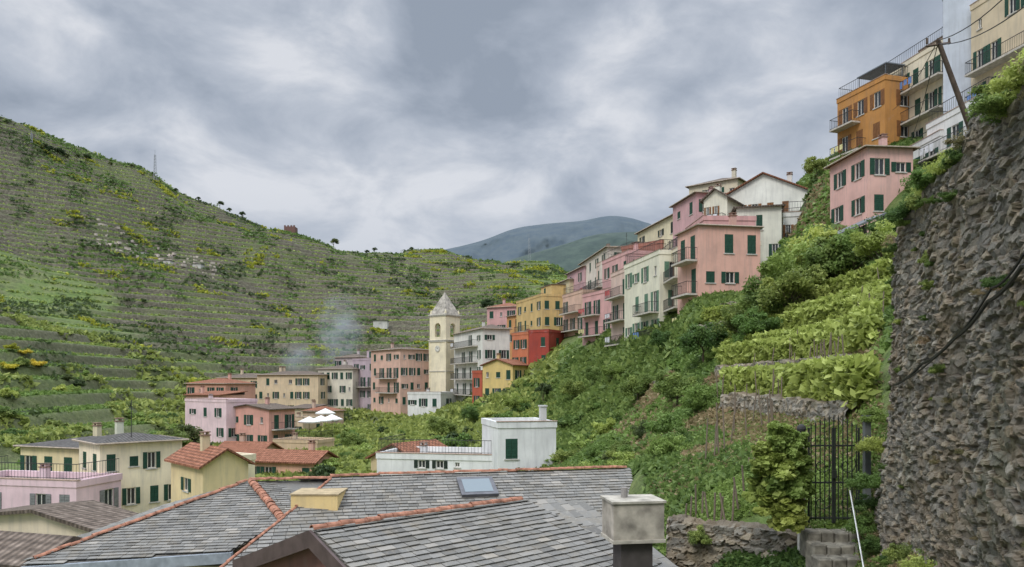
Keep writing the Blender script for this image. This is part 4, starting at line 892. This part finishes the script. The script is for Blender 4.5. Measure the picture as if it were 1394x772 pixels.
pillar(1091,592,725,.055,"pale concrete gate pillar with dark ball finial",simple("pale_concrete",(.56,.53,.48),.9,.4,5),.085)
pillar(1180,568,712,.055,"dark metal gate pillar against stone wall",simple("dark_metal",(.14,.15,.15),.5),0)
st_=simple("worn_stone_step",(.2,.185,.15),.9,.5,6)
for i in range(5):
    mb=MB(); x0=5.35-i*.05; y1=13.75-i*.36; zt_=-2.72-.16*i
    n_=4
    for j in range(n_):
        a=x0+j*1.0/n_; mb.box(a+.004,a+1.0/n_-.004,y1-.38+rb.uniform(-.03,.03),y1,zt_-.5,zt_+rb.uniform(-.02,.02))
    o=mb.obj("stone_step",[st_]); top(o,"worn stone step leading to iron gate","step","stone steps below the gate")
    bv=o.modifiers.new("b",'BEVEL'); bv.width=.025
def wire(name,pts,r,mat,label,cat,sag=0.,group=None):
    mb=MB(); P=[Vector(p) for p in pts]; Q=[]
    for a,b in zip(P[:-1],P[1:]):
        for i in range(10): t=i/10; Q.append(a.lerp(b,t)-Vector((0,0,sag*4*t*(1-t))))
    Q.append(P[-1])
    for a,b in zip(Q[:-1],Q[1:]): mb.tube(a,b,r,n=5,cap=False)
    return top(mb.obj(name,[mat]),label,cat,group)
def P3(u,v,d): x,y=W(u,d); return (x,y,ZV(v,d))
BLK=simple("black_cable",(.015,.015,.015),.5)
wire("cable",[P3(1218,524,11.5),P3(1255,495,9.6),P3(1300,460,7.9),P3(1345,410,6.6),P3(1392,362,5.5),P3(1440,330,4.8)],.018,BLK,"thick black cable hanging along stone wall","cable",.04,"cables on the stone wall")
wire("cable",[P3(1222,522,11.3),P3(1290,470,8.2),P3(1350,392,6.5),P3(1394,345,5.5),P3(1440,310,4.8)],.011,BLK,"thin black cable hanging along stone wall","cable",.05,"cables on the stone wall")
dk=simple("weathered_wood_pole",(.09,.065,.05),.9,.3,5)
t0=Vector(P3(1277,55,30)); t1=Vector(P3(1322,178,30)); b0=t1+(t1-t0)*1.0
mb=MB(); mb.tube(b0,t0,.14,.09,n=8); pe=empty("utility_pole",b0); o=mb.obj("pole",[dk],pe); o.location=-b0
mb=MB(); mb.tube(t0+Vector((-.5,0,-.25)),t0+Vector((.5,0,-.1)),.05,n=5)
for q in (-.45,0,.45): mb.tube(t0+Vector((q,0,-.15)),t0+Vector((q,0,.08)),.045,n=6)
o=mb.obj("crossarm",[dk],pe); o.location=-b0; top(pe,"leaning dark wooden utility pole with crossarm","utility pole")
for dz,(uu,vv,dd) in ((0,(1215,150,66)),(-.1,(1240,190,61)),(0,(1420,-60,20)),(-.15,(1430,-20,18))):
    wire("cable",[tuple(t0+Vector((0,0,dz))),P3(uu,vv,dd)],.018,BLK,"overhead black power cable from wooden pole","cable",.4,"overhead cables")
wood=simple("grey_wood",(.2,.16,.12),.9,.3,5)
mb=MB(); mb.tube((0,0,-.4),(0,0,1.5),.025,.02,n=6); stk=mb.obj("wooden_stake",[wood],link=False)
for i in range(80):
    if i<22: u=915+i*8.2; d=16.6+.9*math.sin(i*.5); s=rb.uniform(.4,.6)
    else: u=rb.uniform(960,1205); d=rb.choice([21.5,23.5,25.8,28.5,32]); s=rb.uniform(.6,1.0)
    x,y,z=Hp(u,d); o=bpy.data.objects.new("wooden_stake",stk); o.location=(x,y,z); o.scale=(1,1,s); o.rotation_euler=(rb.uniform(-.15,.15),rb.uniform(-.15,.15),0); COL.objects.link(o)
    top(o,"thin weathered wooden stake in garden terrace","stake","garden stakes")
wire("pipe",[P3(1157,668,13),P3(1176,775,10.6)],.012,simple("white_pipe",(.6,.6,.58),.5),"slim white pipe leaning beside the path","pipe")
e=empty("shed",(18.7,47,6.0)); mb=MB(); 
c=[(0,0,2.4),(5.2,0,4.7),(5.2,3,4.9),(0,3,2.6)]; mb.hexa(c+[(p[0],p[1],p[2]+.12) for p in c]); mb.obj("roof",[simple("grey_sheet_metal",(.13,.14,.15),.5)],e)
for q in (.2,1.8,3.4,5.0):
    mb=MB(); mb.tube((q,.15,-1),(q,.15,2.42+q*.44),.07,n=6); mb.obj("post",[dk],e)
mb=MB(); mb.hexa([(0,2.6,-1),(5.1,2.6,-1),(5.1,2.7,-1),(0,2.7,-1),(0,2.6,2.4),(5.1,2.6,4.6),(5.1,2.7,4.6),(0,2.7,2.4)]); mb.obj("wall",[simple("dark_boards",(.12,.1,.09))],e); top(e,"open shed with sloping grey metal roof","shed")
def mast(u,d,h,r,label):
    x,y,z=Hp(u,d); e=empty("mast",(x,y,z-1)); mb=MB()
    for a in range(3):
        t=a*2.094; mb.tube((math.cos(t)*r,math.sin(t)*r,0),(math.cos(t)*r*.4,math.sin(t)*r*.4,h),.09,n=4)
    for i in range(10):
        f=1-.6*i/10; g_=1-.6*(i+1)/10; z0=h*i/10
        for a in range(3):
            t=a*2.094; t2=t+2.094; mb.tube((math.cos(t)*r*f,math.sin(t)*r*f,z0),(math.cos(t2)*r*g_,math.sin(t2)*r*g_,z0+h/10),.05,n=3)
    mb.tube((0,0,h),(0,0,h*1.15),.06,n=4); mb.obj("lattice",[simple("galvanised_steel",(.3,.31,.33),.5)],e); top(e,label,"mast","radio masts")
mast(211,338,14,.9,"slender lattice radio mast on hill ridge"); mast(720,425,17,1.1,"steel lattice mast on far ridge"); mast(43,298,6,.5,"short lattice mast on hill ridge")
x,y,z=Hp(396,372); e=empty("watchtower",(x,y,z-1)); mb=MB(); mb.box(-2.7,2.7,-2.5,2.5,0,4.9); 
for q in (-2.7,-1.1,.5,1.9): mb.box(q,q+.8,-2.5,-2,4.902,5.5)
mb.obj("wall",[simple("red_brick_wall",(.18,.10,.085))],e); top(e,"small red brick watchtower on hill ridge","tower")
for u,d,w3,h3 in ((508,240,4.5,2.6),(222,262,2.5,2),(262,268,3,2),(190,270,2,1.8)):
    x,y,z=Hp(u,d); e=empty("hut",(x,y,z-.5)); mb=MB(); facade(mb,Matrix.Identity(4),w3,h3,[(w3*.4,w3*.6,.5,h3-.6)]); mb.box(0,w3,.15,3,0,h3); mb.obj("wall",[plaster((.6,.58,.55))],e)
    mb=MB(); mb.box(-.2,w3+.2,-.2,3.2,h3+.01,h3+.2); mb.obj("roof",[SLT],e); top(e,"tiny pale stone hut on vineyard terrace","hut","vineyard huts")
cv=simple("white_canvas",(.75,.74,.7),.8,.05)
for u,v,d in ((421,590,112),(437,588,114),(452,586,116),(443,577,122)):
    x,y=W(u,d); zz=ZV(v,d); e=empty("parasol",(x,y,zz-.5)); mb=MB(); mb.tube((0,0,0),(0,0,2.9),.04,n=6); mb.obj("pole",[wood],e)
    mb=MB(); mb.tube((0,0,2.3),(0,0,3.05),1.7,.05,n=8); mb.tube((0,0,2.12),(0,0,2.3),1.68,1.7,n=8,cap=False); mb.obj("canopy",[cv],e); top(e,"white canvas parasol on restaurant terrace","parasol","restaurant parasols")
def smoke(u,v,d,rx,rz,dens):
    me=MB(); 
    for i in range(8): 
        a0=-math.pi/2+math.pi*i/8;a1=a0+math.pi/8; me.tube((0,0,math.sin(a0)*rz),(0,0,math.sin(a1)*rz),max(.02,rx*math.cos(a0)),max(.02,rx*math.cos(a1)),n=16,cap=(False))
    o=me.obj("smoke",[]); x,y=W(u,d); o.location=(x,y,ZV(v,d)); o["kind"]="stuff"
    m=bpy.data.materials.new("smoke"); m.use_nodes=True; nt=m.node_tree; nt.nodes.clear(); out=N(nt,'ShaderNodeOutputMaterial'); pv=N(nt,'ShaderNodeVolumePrincipled'); pv.inputs['Color'].default_value=(.8,.9,1,1)
    tc=N(nt,'ShaderNodeTexCoord').outputs['Object']; nn=noise(nt,.28,3,tc); ln=N(nt,'ShaderNodeVectorMath',operation='LENGTH'); nt.links.new(mapping(nt,tc,(1/rx,1/rx,1/rz)),ln.inputs[0])
    fo=ramp(nt,ln.outputs['Value'],[(.1,(1,1,1)),(1,(0,0,0))]); no=ramp(nt,nn,[(.36,(0,0,0)),(.66,(1,1,1))]); a=mixc(nt,1.,fo,no,'MULTIPLY')
    mu=N(nt,'ShaderNodeMath',operation='MULTIPLY'); nt.links.new(a,mu.inputs[0]); mu.inputs[1].default_value=dens; nt.links.new(mu.outputs[0],pv.inputs['Density']); nt.links.new(pv.outputs[0],out.inputs['Volume'])
    o.data.materials.append(m)
smoke(462,452,180,7,11,.12); smoke(405,488,175,5,5,.13)
